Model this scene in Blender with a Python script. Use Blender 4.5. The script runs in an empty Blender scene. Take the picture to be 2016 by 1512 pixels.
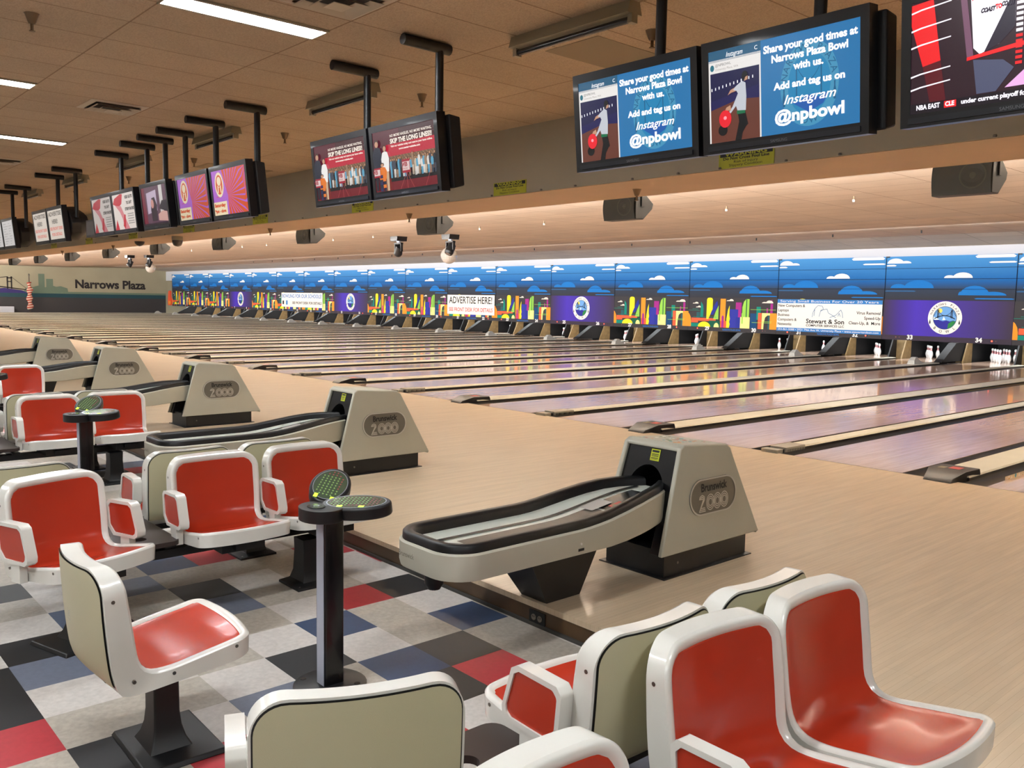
import bpy, math, random
from mathutils import Vector, Matrix, Euler, geometry
random.seed(7)
C = bpy.context.scene.collection
PI = math.pi

# ------------------------------------------------------------------ camera, world, exposure
def make_camera():
    f_px, yaw, pitch, roll = 1714.316, -0.845586, 0.0966956, 0.0182885
    cy, sy, cp, sp = math.cos(yaw), math.sin(yaw), math.cos(pitch), math.sin(pitch)
    f = Vector((sy*cp, cy*cp, -sp)); r = Vector((cy, -sy, 0)); u = r.cross(f)
    cr, sr = math.cos(roll), math.sin(roll)
    r2 = cr*r + sr*u; u2 = -sr*r + cr*u
    cd = bpy.data.cameras.new('camera'); cd.sensor_width = 36.0; cd.lens = 36.0*f_px/2016.0
    cd.clip_start = 0.02; cd.clip_end = 300
    co = bpy.data.objects.new('camera', cd); C.objects.link(co)
    M = Matrix((( r2.x, u2.x, -f.x), (r2.y, u2.y, -f.y), (r2.z, u2.z, -f.z))).to_4x4()
    M.translation = Vector((3.17929, -7.9905, 1.53244))
    co.matrix_world = M
    bpy.context.scene.camera = co
make_camera()

w = bpy.data.worlds.new('world'); bpy.context.scene.world = w; w.use_nodes = True
w.node_tree.nodes['Background'].inputs[0].default_value = (1.0, 0.93, 0.84, 1)
w.node_tree.nodes['Background'].inputs[1].default_value = 0.25
vs = bpy.context.scene.view_settings
vs.view_transform = 'Standard'; vs.look = 'None'; vs.gamma = 1.0; vs.use_curve_mapping = False
vs.exposure = 1.2

PAIR = 3.467           # spacing of lane pairs
X_LEFT, X_RIGHT = -66.0, 8.0
FZ = -0.125            # seating floor, the approach is z = 0
LAMP_POWER = 1.0

def area(name, loc, size, power, rot, color=(1, 1, 1)):
    ld = bpy.data.lights.new(name, 'AREA'); ld.shape = 'RECTANGLE'; ld.size, ld.size_y = size
    ld.energy = power*LAMP_POWER; ld.color = color
    o = bpy.data.objects.new(name, ld); C.objects.link(o); o.location = loc; o.rotation_euler = rot
    return o
for k in range(-1, 19):
    x = -PAIR*k
    # first row: lamps hidden behind the beam that wash the ceiling over the lanes
    area('ceiling_wash', (x, 1.4, 3.08), (3.3, 0.12), 175, (math.radians(121), 0, 0), (1.0, 0.96, 0.91))
    area('ceiling_wash', (x, 9.75, 3.325), (3.3, 0.08), 12, (math.radians(122), 0, 0), (1.0, 0.95, 0.88))  # second row: added fill behind the ceiling step, brightens the middle ceiling
    # added fill lights without fixtures, brightening the graphics above the pins
    area('graphics_fill', (x, 12.4, 3.25), (3.3, 0.12), 4, (math.radians(66), 0, 0), (0.93, 0.96, 1.0))
    # lamps behind the graphics over the pins
    area('pin_lamp', (x, 17.25, 1.15), (3.2, 0.1), 30, (math.radians(45), 0, 0), (0.9, 0.95, 1.0))
# (recessed ceiling lamps are built with the ceiling)

# ------------------------------------------------------------------ materials
MATS = {}
def srgb(c):
    return tuple(((v/255.0)/12.92 if v/255.0 <= 0.04045 else ((v/255.0+0.055)/1.055)**2.4) for v in c)
def mat(name, rgb, rough=0.5, metal=0.0, coat=0.0, emit=0.0, noise=0.0, nscale=20.0, bump=0.0, bscale=200.0, spec=0.5):
    if name in MATS: return MATS[name]
    m = bpy.data.materials.new(name); m.use_nodes = True; MATS[name] = m
    nt = m.node_tree; b = nt.nodes['Principled BSDF']
    col = srgb(rgb)
    b.inputs['Base Color'].default_value = (*col, 1)
    b.inputs['Roughness'].default_value = rough; b.inputs['Metallic'].default_value = metal
    b.inputs['Specular IOR Level'].default_value = spec
    b.inputs['Coat Weight'].default_value = coat; b.inputs['Coat Roughness'].default_value = 0.05
    if emit:
        b.inputs['Emission Color'].default_value = (*col, 1); b.inputs['Emission Strength'].default_value = emit
    if noise or bump:
        tc = nt.nodes.new('ShaderNodeTexCoord')
    if noise:
        n = nt.nodes.new('ShaderNodeTexNoise'); n.inputs['Scale'].default_value = nscale; n.inputs['Detail'].default_value = 5
        nt.links.new(tc.outputs['Object'], n.inputs['Vector'])
        r = nt.nodes.new('ShaderNodeMapRange'); r.inputs['From Min'].default_value = 0.3; r.inputs['From Max'].default_value = 0.7
        r.inputs['To Min'].default_value = 1-noise; r.inputs['To Max'].default_value = 1+noise*0.5
        nt.links.new(n.outputs['Fac'], r.inputs['Value'])
        mx = nt.nodes.new('ShaderNodeVectorMath'); mx.operation = 'SCALE'; mx.inputs[0].default_value = col
        nt.links.new(r.outputs['Result'], mx.inputs['Scale'])
        nt.links.new(mx.outputs[0], b.inputs['Base Color'])
    if bump:
        n2 = nt.nodes.new('ShaderNodeTexNoise'); n2.inputs['Scale'].default_value = bscale
        nt.links.new(tc.outputs['Object'], n2.inputs['Vector'])
        bp = nt.nodes.new('ShaderNodeBump'); bp.inputs['Strength'].default_value = bump; bp.inputs['Distance'].default_value = 0.002
        nt.links.new(n2.outputs['Fac'], bp.inputs['Height']); nt.links.new(bp.outputs['Normal'], b.inputs['Normal'])
    return m
def screen(name, rgb, e=1.0):
    """a lit patch of a display"""
    if name in MATS: return MATS[name]
    m = bpy.data.materials.new(name); m.use_nodes = True; MATS[name] = m
    b = m.node_tree.nodes['Principled BSDF']; col = srgb(rgb)
    b.inputs['Base Color'].default_value = (0.01, 0.01, 0.01, 1); b.inputs['Roughness'].default_value = 0.25
    b.inputs['Emission Color'].default_value = (*col, 1); b.inputs['Emission Strength'].default_value = e
    return m
def boards(name, rgb1, rgb2, rough, coat, width=0.027, length=1.1, gap=(90, 70, 50), stain=0.12):
    m = bpy.data.materials.new(name); m.use_nodes = True; MATS[name] = m
    nt = m.node_tree; b = nt.nodes['Principled BSDF']; L = nt.links
    tc = nt.nodes.new('ShaderNodeTexCoord'); mp = nt.nodes.new('ShaderNodeMapping')
    mp.inputs['Rotation'].default_value = (0, 0, PI/2)
    L.new(tc.outputs['Object'], mp.inputs['Vector'])
    br = nt.nodes.new('ShaderNodeTexBrick'); br.offset = 0.37; br.offset_frequency = 3
    br.inputs['Scale'].default_value = 1.0; br.inputs['Brick Width'].default_value = length
    br.inputs['Row Height'].default_value = width; br.inputs['Mortar Size'].default_value = 0.0004
    br.inputs['Color1'].default_value = (*srgb(rgb1), 1); br.inputs['Color2'].default_value = (*srgb(rgb2), 1)
    br.inputs['Mortar'].default_value = (*srgb(gap), 1); br.inputs['Bias'].default_value = -0.2
    L.new(mp.outputs[0], br.inputs['Vector'])
    ns = nt.nodes.new('ShaderNodeTexNoise'); ns.inputs['Scale'].default_value = 1.0; ns.inputs['Detail'].default_value = 6
    mp2 = nt.nodes.new('ShaderNodeMapping'); mp2.inputs['Scale'].default_value = (22, 1.6, 1)
    L.new(tc.outputs['Object'], mp2.inputs['Vector']); L.new(mp2.outputs[0], ns.inputs['Vector'])
    r = nt.nodes.new('ShaderNodeMapRange'); r.inputs['From Min'].default_value = 0.3; r.inputs['From Max'].default_value = 0.7
    r.inputs['To Min'].default_value = 1-stain; r.inputs['To Max'].default_value = 1+stain*0.4
    L.new(ns.outputs['Fac'], r.inputs['Value'])
    mx = nt.nodes.new('ShaderNodeVectorMath'); mx.operation = 'SCALE'
    L.new(br.outputs['Color'], mx.inputs[0]); L.new(r.outputs['Result'], mx.inputs['Scale'])
    L.new(mx.outputs[0], b.inputs['Base Color'])
    b.inputs['Roughness'].default_value = rough; b.inputs['Coat Weight'].default_value = coat
    b.inputs['Coat Roughness'].default_value = 0.04
    return m
def grid_tiles(name, rgb, line, bw, rh, ox, oy, mortar=0.006, speck=0.15, rot=0.0, sc=260.0):
    m = bpy.data.materials.new(name); m.use_nodes = True; MATS[name] = m
    nt = m.node_tree; b = nt.nodes['Principled BSDF']; L = nt.links
    tc = nt.nodes.new('ShaderNodeTexCoord'); mp = nt.nodes.new('ShaderNodeMapping')
    mp.inputs['Location'].default_value = (-ox, -oy, 0)
    L.new(tc.outputs['Object'], mp.inputs['Vector'])
    br = nt.nodes.new('ShaderNodeTexBrick'); br.offset = 0.0
    br.inputs['Scale'].default_value = 1.0; br.inputs['Brick Width'].default_value = bw
    br.inputs['Row Height'].default_value = rh; br.inputs['Mortar Size'].default_value = mortar
    br.inputs['Mortar Smooth'].default_value = 0.3
    c = srgb(rgb); c2 = tuple(v*0.93 for v in c)
    br.inputs['Color1'].default_value = (*c, 1); br.inputs['Color2'].default_value = (*c2, 1)
    br.inputs['Mortar'].default_value = (*srgb(line), 1)
    L.new(mp.outputs[0], br.inputs['Vector'])
    ns = nt.nodes.new('ShaderNodeTexNoise'); ns.inputs['Scale'].default_value = sc*0.35; ns.inputs['Detail'].default_value = 3
    L.new(tc.outputs['Object'], ns.inputs['Vector'])
    ns2 = nt.nodes.new('ShaderNodeTexNoise'); ns2.inputs['Scale'].default_value = 1.3; ns2.inputs['Detail'].default_value = 4
    L.new(tc.outputs['Object'], ns2.inputs['Vector'])
    r = nt.nodes.new('ShaderNodeMapRange'); r.inputs['From Min'].default_value = 0.3; r.inputs['From Max'].default_value = 0.62
    r.inputs['To Min'].default_value = 1-speck*1.6; r.inputs['To Max'].default_value = 1.0
    L.new(ns.outputs['Fac'], r.inputs['Value'])
    r2 = nt.nodes.new('ShaderNodeMapRange'); r2.inputs['From Min'].default_value = 0.3; r2.inputs['From Max'].default_value = 0.7
    r2.inputs['To Min'].default_value = 0.92; r2.inputs['To Max'].default_value = 1.04
    L.new(ns2.outputs['Fac'], r2.inputs['Value'])
    mu = nt.nodes.new('ShaderNodeMath'); mu.operation = 'MULTIPLY'
    L.new(r.outputs[0], mu.inputs[0]); L.new(r2.outputs[0], mu.inputs[1])
    mx = nt.nodes.new('ShaderNodeVectorMath'); mx.operation = 'SCALE'
    L.new(br.outputs['Color'], mx.inputs[0]); L.new(mu.outputs[0], mx.inputs['Scale'])
    L.new(mx.outputs[0], b.inputs['Base Color']); b.inputs['Roughness'].default_value = 0.85
    return m
def ramp_mat(name, axis, stops, rough=0.35):
    """printed artwork: colours that run along one axis of the panel"""
    m = bpy.data.materials.new(name); m.use_nodes = True; MATS[name] = m
    nt = m.node_tree; b = nt.nodes['Principled BSDF']; L = nt.links
    tc = nt.nodes.new('ShaderNodeTexCoord'); sx = nt.nodes.new('ShaderNodeSeparateXYZ'); L.new(tc.outputs['Object'], sx.inputs[0])
    cr = nt.nodes.new('ShaderNodeValToRGB'); lo, hi = stops[0][0], stops[-1][0]
    mr = nt.nodes.new('ShaderNodeMapRange'); mr.inputs['From Min'].default_value = lo; mr.inputs['From Max'].default_value = hi
    L.new(sx.outputs[axis], mr.inputs['Value']); L.new(mr.outputs[0], cr.inputs[0])
    e = cr.color_ramp.elements
    for i, (p, c) in enumerate(stops):
        el = e[i] if i < 2 else e.new(0.5)
        el.position = (p-lo)/(hi-lo); el.color = (*srgb(c), 1)
    # elements are re-sorted on insertion, so set them all again in order
    for el, (p, c) in zip(sorted(e, key=lambda q: q.position), stops):
        el.color = (*srgb(c), 1)
    L.new(cr.outputs[0], b.inputs['Base Color']); b.inputs['Roughness'].default_value = rough
    return m

WHITE = mat('white_plastic', (222, 220, 212), 0.22, coat=0.3, noise=0.03, nscale=6)
CREAM = mat('cream_plastic', (190, 184, 152), 0.4, noise=0.05, nscale=3, bump=0.25, bscale=900)
ORANGE = mat('orange_plastic', (182, 54, 32), 0.27, coat=0.08, spec=.4, noise=0.05, nscale=5)
BLACK = mat('black_metal', (15, 15, 17), 0.45)
BLACKG = mat('black_gloss', (10, 10, 12), 0.25, coat=0.15)
RUBBER = mat('black_rubber', (11, 12, 14), 0.45)
SCREW = mat('screw_metal', (120, 115, 108), 0.35, metal=0.9)
DBROWN = mat('dark_brown_laminate', (50, 38, 34), 0.45)
HOOD = mat('beige_fibreglass', (188, 186, 170), 0.42, noise=0.04, nscale=3)
PLATE = mat('pewter_plate', (124, 121, 112), 0.33, metal=0.4)
PLATED = mat('pewter_dark', (58, 57, 54), 0.4, metal=0.6)
BALLBED = mat('pale_track', (205, 210, 200), 0.3)
SMOKE = mat('smoked_panel', (84, 78, 70), 0.4, noise=0.25, nscale=7)
ALU = mat('brushed_aluminium', (150, 153, 164), 0.4, metal=0.35)
YEL = mat('yellow_label', (206, 214, 40), 0.5)
INK = mat('black_ink', (20, 20, 20), 0.5)
CAPW = mat('divider_cap', (206, 202, 184), 0.35, noise=0.06, nscale=3)
GUT = mat('gutter_dark', (34, 31, 29), 0.3, coat=0.2)
COVER = mat('cover_brown_black', (24, 21, 22), 0.45)
COVERG = mat('cover_grey', (150, 145, 132), 0.4)
STICK = mat('red_sticker', (170, 60, 55), 0.5)
DARKW = mat('stained_riser', (84, 62, 40), 0.4, noise=0.3, nscale=5)
BASEB = mat('rubber_cove', (60, 58, 55), 0.5)
PLY = mat('kickback_ply', (128, 104, 66), 0.55, noise=0.25, nscale=9)
PITB = mat('pit_black', (14, 14, 16), 0.6)
PITBL = mat('pit_curtain', (20, 20, 44), 0.7)
PINW = mat('pin_white', (240, 240, 238), 0.2, coat=0.4)
PINR = mat('pin_red', (190, 30, 40), 0.3)
LUMP = mat('grey_cover', (170, 172, 170), 0.5)
FASC = mat('fascia_grey', (165, 157, 140), 0.7, noise=0.05, nscale=2, bump=0.3, bscale=150)
BEAMU = mat('beam_beige', (176, 152, 126), 0.7, noise=0.04, nscale=2)
WALLW = mat('wall_white', (208, 212, 222), 0.7)
TVB = mat('tv_black', (17, 17, 22), 0.3, coat=0.15)
TVC = mat('tv_case', (20, 20, 23), 0.55)
LETW = mat('letter_white', (235, 235, 235), 0.4)
CHROME = mat('mirror_chips', (238, 235, 228), 0.15, metal=0.55)
BRASS = mat('sprinkler_metal', (120, 100, 78), 0.4, metal=0.7)
FIX = mat('fixture_enamel', (150, 140, 118), 0.45)
TUBE = mat('dark_tube', (18, 18, 24), 0.2, coat=0.4)

# ------------------------------------------------------------------ mesh builder
_TXT = {}
def text_geo(s, size, align='CENTER', bold=0.0, shear=0.0, space=1.0):
    key = (s, size, align, bold, shear, space)
    if key in _TXT: return _TXT[key]
    cu = bpy.data.curves.new('lettering', 'FONT'); cu.body = s; cu.size = size; cu.align_x = align; cu.align_y = 'CENTER'
    cu.offset = bold; cu.shear = shear; cu.resolution_u = 3; cu.space_character = space
    o = bpy.data.objects.new('lettering_tmp', cu)
    C.objects.link(o); bpy.context.view_layer.update()
    dg = bpy.context.evaluated_depsgraph_get()
    me = bpy.data.meshes.new_from_object(o.evaluated_get(dg))
    vs_ = [(v.co.x, v.co.y) for v in me.vertices]; fs = [tuple(p.vertices) for p in me.polygons]
    bpy.data.objects.remove(o); bpy.data.curves.remove(cu); bpy.data.meshes.remove(me)
    _TXT[key] = (vs_, fs); return _TXT[key]

class MB:
    def __init__(s): s.v = []; s.f = []; s.m = []; s.mats = []
    def mi(s, m):
        if m not in s.mats: s.mats.append(m)
        return s.mats.index(m)
    def add(s, vs_, fs, m):
        o = len(s.v); s.v += [tuple(p) for p in vs_]; i = s.mi(m)
        for f in fs: s.f.append(tuple(o+k for k in f)); s.m.append(i)
    def box(s, a, b, m, M=None):
        (x0, y0, z0), (x1, y1, z1) = a, b
        vs_ = [(x0,y0,z0),(x1,y0,z0),(x1,y1,z0),(x0,y1,z0),(x0,y0,z1),(x1,y0,z1),(x1,y1,z1),(x0,y1,z1)]
        if M is not None: vs_ = [tuple(M @ Vector(p)) for p in vs_]
        s.add(vs_, [(0,3,2,1),(4,5,6,7),(0,1,5,4),(1,2,6,5),(2,3,7,6),(3,0,4,7)], m)
    def poly(s, pts, m): s.add(pts, [tuple(range(len(pts)))], m)
    def hexa(s, bot, top, m):
        n = len(bot); vs_ = list(bot)+list(top)
        s.add(vs_, [tuple(reversed(range(n))), tuple(range(n, 2*n))]+[(i, (i+1) % n, n+(i+1) % n, n+i) for i in range(n)], m)
    def prism(s, pts2, fn, t0, t1, m):
        """outline pts2 pushed from t0 to t1, fn(a,b,t)->xyz"""
        s.hexa([fn(a, b, t0) for a, b in pts2], [fn(a, b, t1) for a, b in pts2], m)
    def cyl(s, p, q, r, m, n=12, r2=None, caps=True):
        p = Vector(p); q = Vector(q); d = (q-p).normalized(); r2 = r if r2 is None else r2
        a = d.orthogonal().normalized(); b = d.cross(a)
        vs_ = []
        for i in range(n):
            t = 2*PI*i/n; e = a*math.cos(t)+b*math.sin(t); vs_ += [p+e*r, q+e*r2]
        fs = [(2*i, 2*((i+1) % n), 2*((i+1) % n)+1, 2*i+1) for i in range(n)]
        if caps: fs += [tuple(2*i for i in reversed(range(n))), tuple(2*i+1 for i in range(n))]
        s.add(vs_, fs, m)
    def lathe(s, prof, m, n=16, o=(0, 0, 0), mfn=None):
        vs_ = []; k = len(prof)
        for i in range(n):
            t = 2*PI*i/n
            for r, z in prof: vs_.append((o[0]+r*math.cos(t), o[1]+r*math.sin(t), o[2]+z))
        off = len(s.v); s.v += vs_
        for i in range(n):
            j = (i+1) % n
            for q in range(k-1):
                s.f.append((off+i*k+q, off+j*k+q, off+j*k+q+1, off+i*k+q+1)); s.m.append(s.mi(mfn(q) if mfn else m))
    def tube(s, pts, r, m, n=8):
        pts = [Vector(p) for p in pts]; prev = None; rings = []
        for i, p in enumerate(pts):
            d = (pts[min(i+1, len(pts)-1)]-pts[max(i-1, 0)]).normalized()
            a = (prev - d*prev.dot(d)).normalized() if prev is not None else d.orthogonal().normalized()
            prev = a; b = d.cross(a)
            rings.append([p+(a*math.cos(2*PI*k/n)+b*math.sin(2*PI*k/n))*r for k in range(n)])
        vs_ = [q for ring in rings for q in ring]
        fs = [(i*n+k, i*n+(k+1) % n, (i+1)*n+(k+1) % n, (i+1)*n+k) for i in range(len(pts)-1) for k in range(n)]
        fs += [tuple(reversed(range(n))), tuple((len(pts)-1)*n+k for k in range(n))]
        s.add(vs_, fs, m)
    def grid(s, rows, m, closed=False):
        k = len(rows[0]); vs_ = [p for r in rows for p in r]
        fs = [(i*k+j, i*k+(j+1) % k, (i+1)*k+(j+1) % k, (i+1)*k+j) for i in range(len(rows)-1) for j in range(k if closed else k-1)]
        s.add(vs_, fs, m)
    def text(s, t, size, fn, m, align='CENTER', bold=0.0, sx=1.0, shear=0.0, width=None, space=1.0):
        v2, fs = text_geo(t, size, align, bold, shear, space)
        if not v2: return
        if width:
            w_ = max(p[0] for p in v2)-min(p[0] for p in v2); sx = width/w_
        s.add([fn(a*sx, b) for a, b in v2], fs, m)
    def build(s, name, parent=None, smooth=None, loc=None, bevel=0):
        me = bpy.data.meshes.new(name); me.from_pydata(s.v, [], s.f)
        for m in s.mats: me.materials.append(m)
        me.polygons.foreach_set('material_index', s.m); me.update()
        o = bpy.data.objects.new(name, me); C.objects.link(o)
        if parent is not None: o.parent = parent
        if loc: o.location = loc
        if smooth:
            me.shade_smooth(); me.set_sharp_from_angle(angle=math.radians(smooth))
        if bevel:
            b = o.modifiers.new('round', 'BEVEL'); b.width = bevel; b.segments = 3; b.limit_method = 'ANGLE'; b.angle_limit = math.radians(40)
            me.shade_smooth(); me.set_sharp_from_angle(angle=math.radians(50))
        return o
def tag(o, label=None, cat=None, group=None, kind=None):
    if label: o['label'] = label
    if cat: o['category'] = cat
    if group: o['group'] = group
    if kind: o['kind'] = kind
    return o
def thing(name, label, cat, loc=(0, 0, 0), rz=0, group=None):
    o = bpy.data.objects.new(name, None); C.objects.link(o); o.empty_display_size = 0.1
    o.location = loc; o.rotation_euler = (0, 0, rz)
    return tag(o, label, cat, group)
def dup(root, loc, rz=None, label=None, group=None):
    r = root.copy(); C.objects.link(r); r.location = loc
    if rz is not None: r.rotation_euler = (root.rotation_euler[0], root.rotation_euler[1], rz)
    if label: r['label'] = label
    if group: r['group'] = group
    for ch in list(root.children):
        c = ch.copy(); C.objects.link(c); c.parent = r
        for g in ch.children:
            d = g.copy(); C.objects.link(d); d.parent = c
    return r
def struct(mb, name, **k):
    o = mb.build(name, **k); o['kind'] = 'structure'; return o
def rrect(x0, x1, y0, y1, r, n=5):
    pts = []
    for cx, cy, a0 in ((x1-r, y0+r, -90), (x1-r, y1-r, 0), (x0+r, y1-r, 90), (x0+r, y0+r, 180)):
        for i in range(n+1):
            a = math.radians(a0+90*i/n); pts.append((cx+r*math.cos(a), cy+r*math.sin(a)))
    return pts
def dome(x0, x1, y0, y1, n=10):
    return [((x0+x1)/2+(x1-x0)/2*math.cos(PI*i/n), y0+(y1-y0)*math.sin(PI*i/n)) for i in range(n+1)]
def ell(cx, cy, rx, ry, n=20):
    return [(cx+rx*math.cos(2*PI*i/n), cy+ry*math.sin(2*PI*i/n)) for i in range(n)]

# ================================================================== THE ROOM
APPR = boards('approach_maple', (202, 182, 154), (197, 176, 147), 0.42, 0.12, stain=0.12, gap=(160, 134, 100))
LANE = boards('lane_boards', (216, 184, 162), (206, 172, 148), 0.13, 0.25, stain=0.10, gap=(130, 100, 80))
CEIL = grid_tiles('ceiling_tiles', (190, 166, 138), (142, 116, 90), 0.61, 1.214, -2.75, -3.21, mortar=0.008, speck=0.16)
CEILL = grid_tiles('lane_ceiling_tiles', (214, 200, 182), (150, 126, 104), 1.22, 0.61, -3.46, 0.3, mortar=0.008, speck=0.05)

# seating floor: 12 inch vinyl tiles in several colours
TC = {'W': ((196, 190, 184), 0.07), 'G': ((170, 162, 150), 0.09), 'K': ((36, 36, 38), 0.03), 'N': ((44, 62, 92), 0.05),
      'S': ((104, 110, 126), 0.05), 'R': ((170, 50, 58), 0.05)}
TM = {k: mat('vinyl_tile_'+k, c, 0.5, noise=n*1.7, nscale=45, spec=.3) for k, (c, n) in TC.items()}
known = {(-2,0):'N',(-1,-1):'K',(0,0):'N',(0,1):'K',(1,1):'R',(-1,2):'N',(-3,1):'R',(-3,2):'K',(-4,2):'W',(-2,2):'W',(-2,1):'G',
 (-1,1):'G',(-1,0):'W',(0,2):'G',(1,2):'G',(0,-1):'G',(-5,-1):'K',(-4,-1):'S',(-5,-2):'G',(-4,-2):'G',(-6,-2):'S',(-6,-1):'G',
 (-7,-1):'N',(-7,0):'R',(-5,1):'G',(-5,0):'W',(-5,2):'W',(-6,2):'R',(-3,-1):'G',(-3,0):'W',(-4,0):'G',(-4,1):'G',(-2,-1):'W',
 (-2,-2):'G',(-1,-2):'W',(0,-2):'S',(-1,-4):'G',(-2,-4):'W',(-1,-5):'R',(0,-4):'K',(0,-5):'G',(-3,-4):'S',(-4,-4):'K',(-5,-4):'W',
 (-6,-4):'G',(-5,-3):'N',(-6,-3):'W',(-4,-3):'K',(-3,-3):'S',(-2,-3):'W',(1,-3):'R',(0,-3):'W',(-1,-3):'G',(2,1):'W',(1,0):'K',
 (2,2):'W',(-7,-3):'W',(-7,-2):'G',(1,-2):'W',(-3,-2):'G',(-6,0):'G',(-6,1):'G',(-7,1):'W',(-7,2):'G',(2,0):'W',(3,0):'R',(3,-1):'W',(1,-1):'G'}
fl = MB(); T = 0.3048
for i in range(-60, 20):
    for j in range(-22, 4):
        x0, y0 = -0.137+i*T, -5.962+j*T
        y1 = min(y0+T, -5.03)
        if y1 <= y0+0.01: continue
        c = known.get((i, j)) or random.choice('WWWWGGGGGKKNSR')
        fl.poly([(x0, y0, FZ), (x0+T, y0, FZ), (x0+T, y1, FZ), (x0, y1, FZ)], TM[c])
fl.poly([(X_LEFT, -12.7, FZ-0.001), (-0.137-60*T, -12.7, FZ-0.001), (-0.137-60*T, -5.03, FZ-0.001), (X_LEFT, -5.03, FZ-0.001)], TM['G'])
fl.poly([(-0.137+20*T, -12.7, FZ-0.001), (X_RIGHT, -12.7, FZ-0.001), (X_RIGHT, -5.03, FZ-0.001), (-0.137+20*T, -5.03, FZ-0.001)], TM['G'])
struct(fl, 'floor')
ap = MB(); ap.box((X_LEFT, -5.03, -0.03), (X_RIGHT, -0.012, 0.0), APPR)
ap.box((X_LEFT, -0.012, -0.03), (X_RIGHT, 0.0, 0.0005), INK)
struct(ap, 'floor')
rs = MB(); rs.box((X_LEFT, -5.024, FZ-0.02), (X_RIGHT, -4.9, -0.03), DARKW)
struct(rs, 'trim_1')
cb = MB(); cb.box((X_LEFT, -5.036, FZ), (X_RIGHT, -5.0245, FZ+0.018), BASEB)
struct(cb, 'baseboard_front')
sf = MB(); sf.box((X_LEFT, -4.9, -0.2), (X_RIGHT, 20.4, -0.17), PITB); struct(sf, 'floor')
# ceilings
ce = MB(); ce.box((X_LEFT, -12.7, 3.6), (X_RIGHT, -0.86, 3.7), CEIL); struct(ce, 'ceiling')
for x in (-2.75, ):
    pass
lc = MB()
lc.poly([(X_LEFT, 0.28, 3.27), (X_LEFT, 9.6, 3.27), (X_RIGHT, 9.6, 3.27), (X_RIGHT, 0.28, 3.27)], CEILL)
lc.poly([(X_LEFT, 9.6, 3.27), (X_LEFT, 9.6, 3.385), (X_RIGHT, 9.6, 3.385), (X_RIGHT, 9.6, 3.27)], BEAMU)
struct(lc, 'ceiling')
CEILM = grid_tiles('lane_ceiling_tiles_mid', (226, 208, 186), (160, 134, 108), 1.22, 0.61, -3.46, 9.6, mortar=0.008, speck=0.05)
lc = MB(); lc.poly([(X_LEFT, 9.6, 3.385), (X_LEFT, 15.1, 3.385), (X_RIGHT, 15.1, 3.385), (X_RIGHT, 9.6, 3.385)], CEILM); struct(lc, 'ceiling')
CEILG = grid_tiles('lane_ceiling_tiles_far', (214, 206, 190), (140, 130, 112), 1.22, 0.61, -3.46, 15.1, mortar=0.008, speck=0.05)
lc = MB(); lc.poly([(X_LEFT, 15.1, 3.385), (X_LEFT, 17.05, 3.208), (X_RIGHT, 17.05, 3.208), (X_RIGHT, 15.1, 3.385)], CEILG); struct(lc, 'ceiling')
bm = MB(); bm.box((X_LEFT, -0.86, 2.81), (X_RIGHT, 0.28, 3.7), FASC)
bm.box((X_LEFT, -0.845, 2.805), (X_RIGHT, 0.28, 2.81), BEAMU)
struct(bm, 'trim_2')
# walls
wb = MB(); wb.box((X_LEFT, 17.05, 2.5), (X_RIGHT, 17.15, 3.3), WALLW); struct(wb, 'wall_back')
wp = MB(); wp.box((X_LEFT, 20.3, -0.2), (X_RIGHT, 20.4, 3.3), PITB); struct(wp, 'wall_pit')
wr = MB(); wr.box((X_RIGHT, -12.8, FZ-0.02), (X_RIGHT+0.1, 20.4, 3.7), mat('wall_tan', (150, 140, 120), 0.8)); struct(wr, 'wall_right')
wn = MB(); wn.box((X_LEFT, -12.8, FZ-0.02), (X_RIGHT, -12.7, 3.7), MATS['wall_tan']); struct(wn, 'wall_near')
MUR = mat('mural_beige', (166, 160, 136), 0.75, noise=0.05, nscale=0.8)
MURD = mat('mural_charcoal', (62, 60, 62), 0.7); MURT = mat('mural_teal', (30, 72, 82), 0.7)
MURG = mat('mural_green', (108, 126, 108), 0.7); MURP = mat('mural_purple', (54, 44, 110), 0.7); MURK = mat('mural_black', (36, 32, 34), 0.7)
wl = MB(); wl.box((X_LEFT-0.1, -12.8, FZ-0.02), (X_LEFT, 20.4, 3.7), MUR)
F = lambda d: (lambda a, b: (X_LEFT+d, a, b))
def wpoly(pts, m, d=0.004): wl.poly([(X_LEFT+d, a, b) for a, b in pts], m)
def wrect(a0, a1, b0, b1, m, d=0.004): wpoly([(a0, b0), (a1, b0), (a1, b1), (a0, b1)], m, d)
wrect(-5, 17, 0.0, 1.16, MURD); wrect(-5, 17, 1.08, 1.36, MURT, 0.006)
wrect(8.4, 17, 1.36, 1.5, MURG, 0.006)
wpoly([(7.0, 1.36), (10.0, 1.36), (9.95, 1.75), (9.5, 1.9), (9.2, 1.85), (8.9, 1.95), (8.5, 1.8), (8.0, 1.9), (7.7, 1.8), (7.2, 1.7)], MURG, 0.007)
wrect(8.05, 8.45, 1.4, 2.75, MURG, 0.008); wrect(8.55, 9.0, 1.4, 2.4, MURG, 0.008)
wpoly([(-1, 1.36), (7.4, 1.36), (7.0, 1.55), (5.9, 1.7), (5.2, 1.62), (4.5, 1.74), (3, 1.6), (1.5, 1.72), (-1, 1.6)], MURP, 0.008)
wl.text('Narrows Plaza', 0.85, lambda a, b: (X_LEFT+0.01, 12.95+a, 2.06+b), MURK, bold=0.03, width=5.0)
for a0 in (6.05, 6.3): wrect(a0, a0+0.09, 1.65, 2.5, MURK, 0.012)
wrect(6.05, 6.39, 2.36, 2.44, MURK, 0.012); wrect(6.05, 6.39, 2.12, 2.18, MURK, 0.012)
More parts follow.
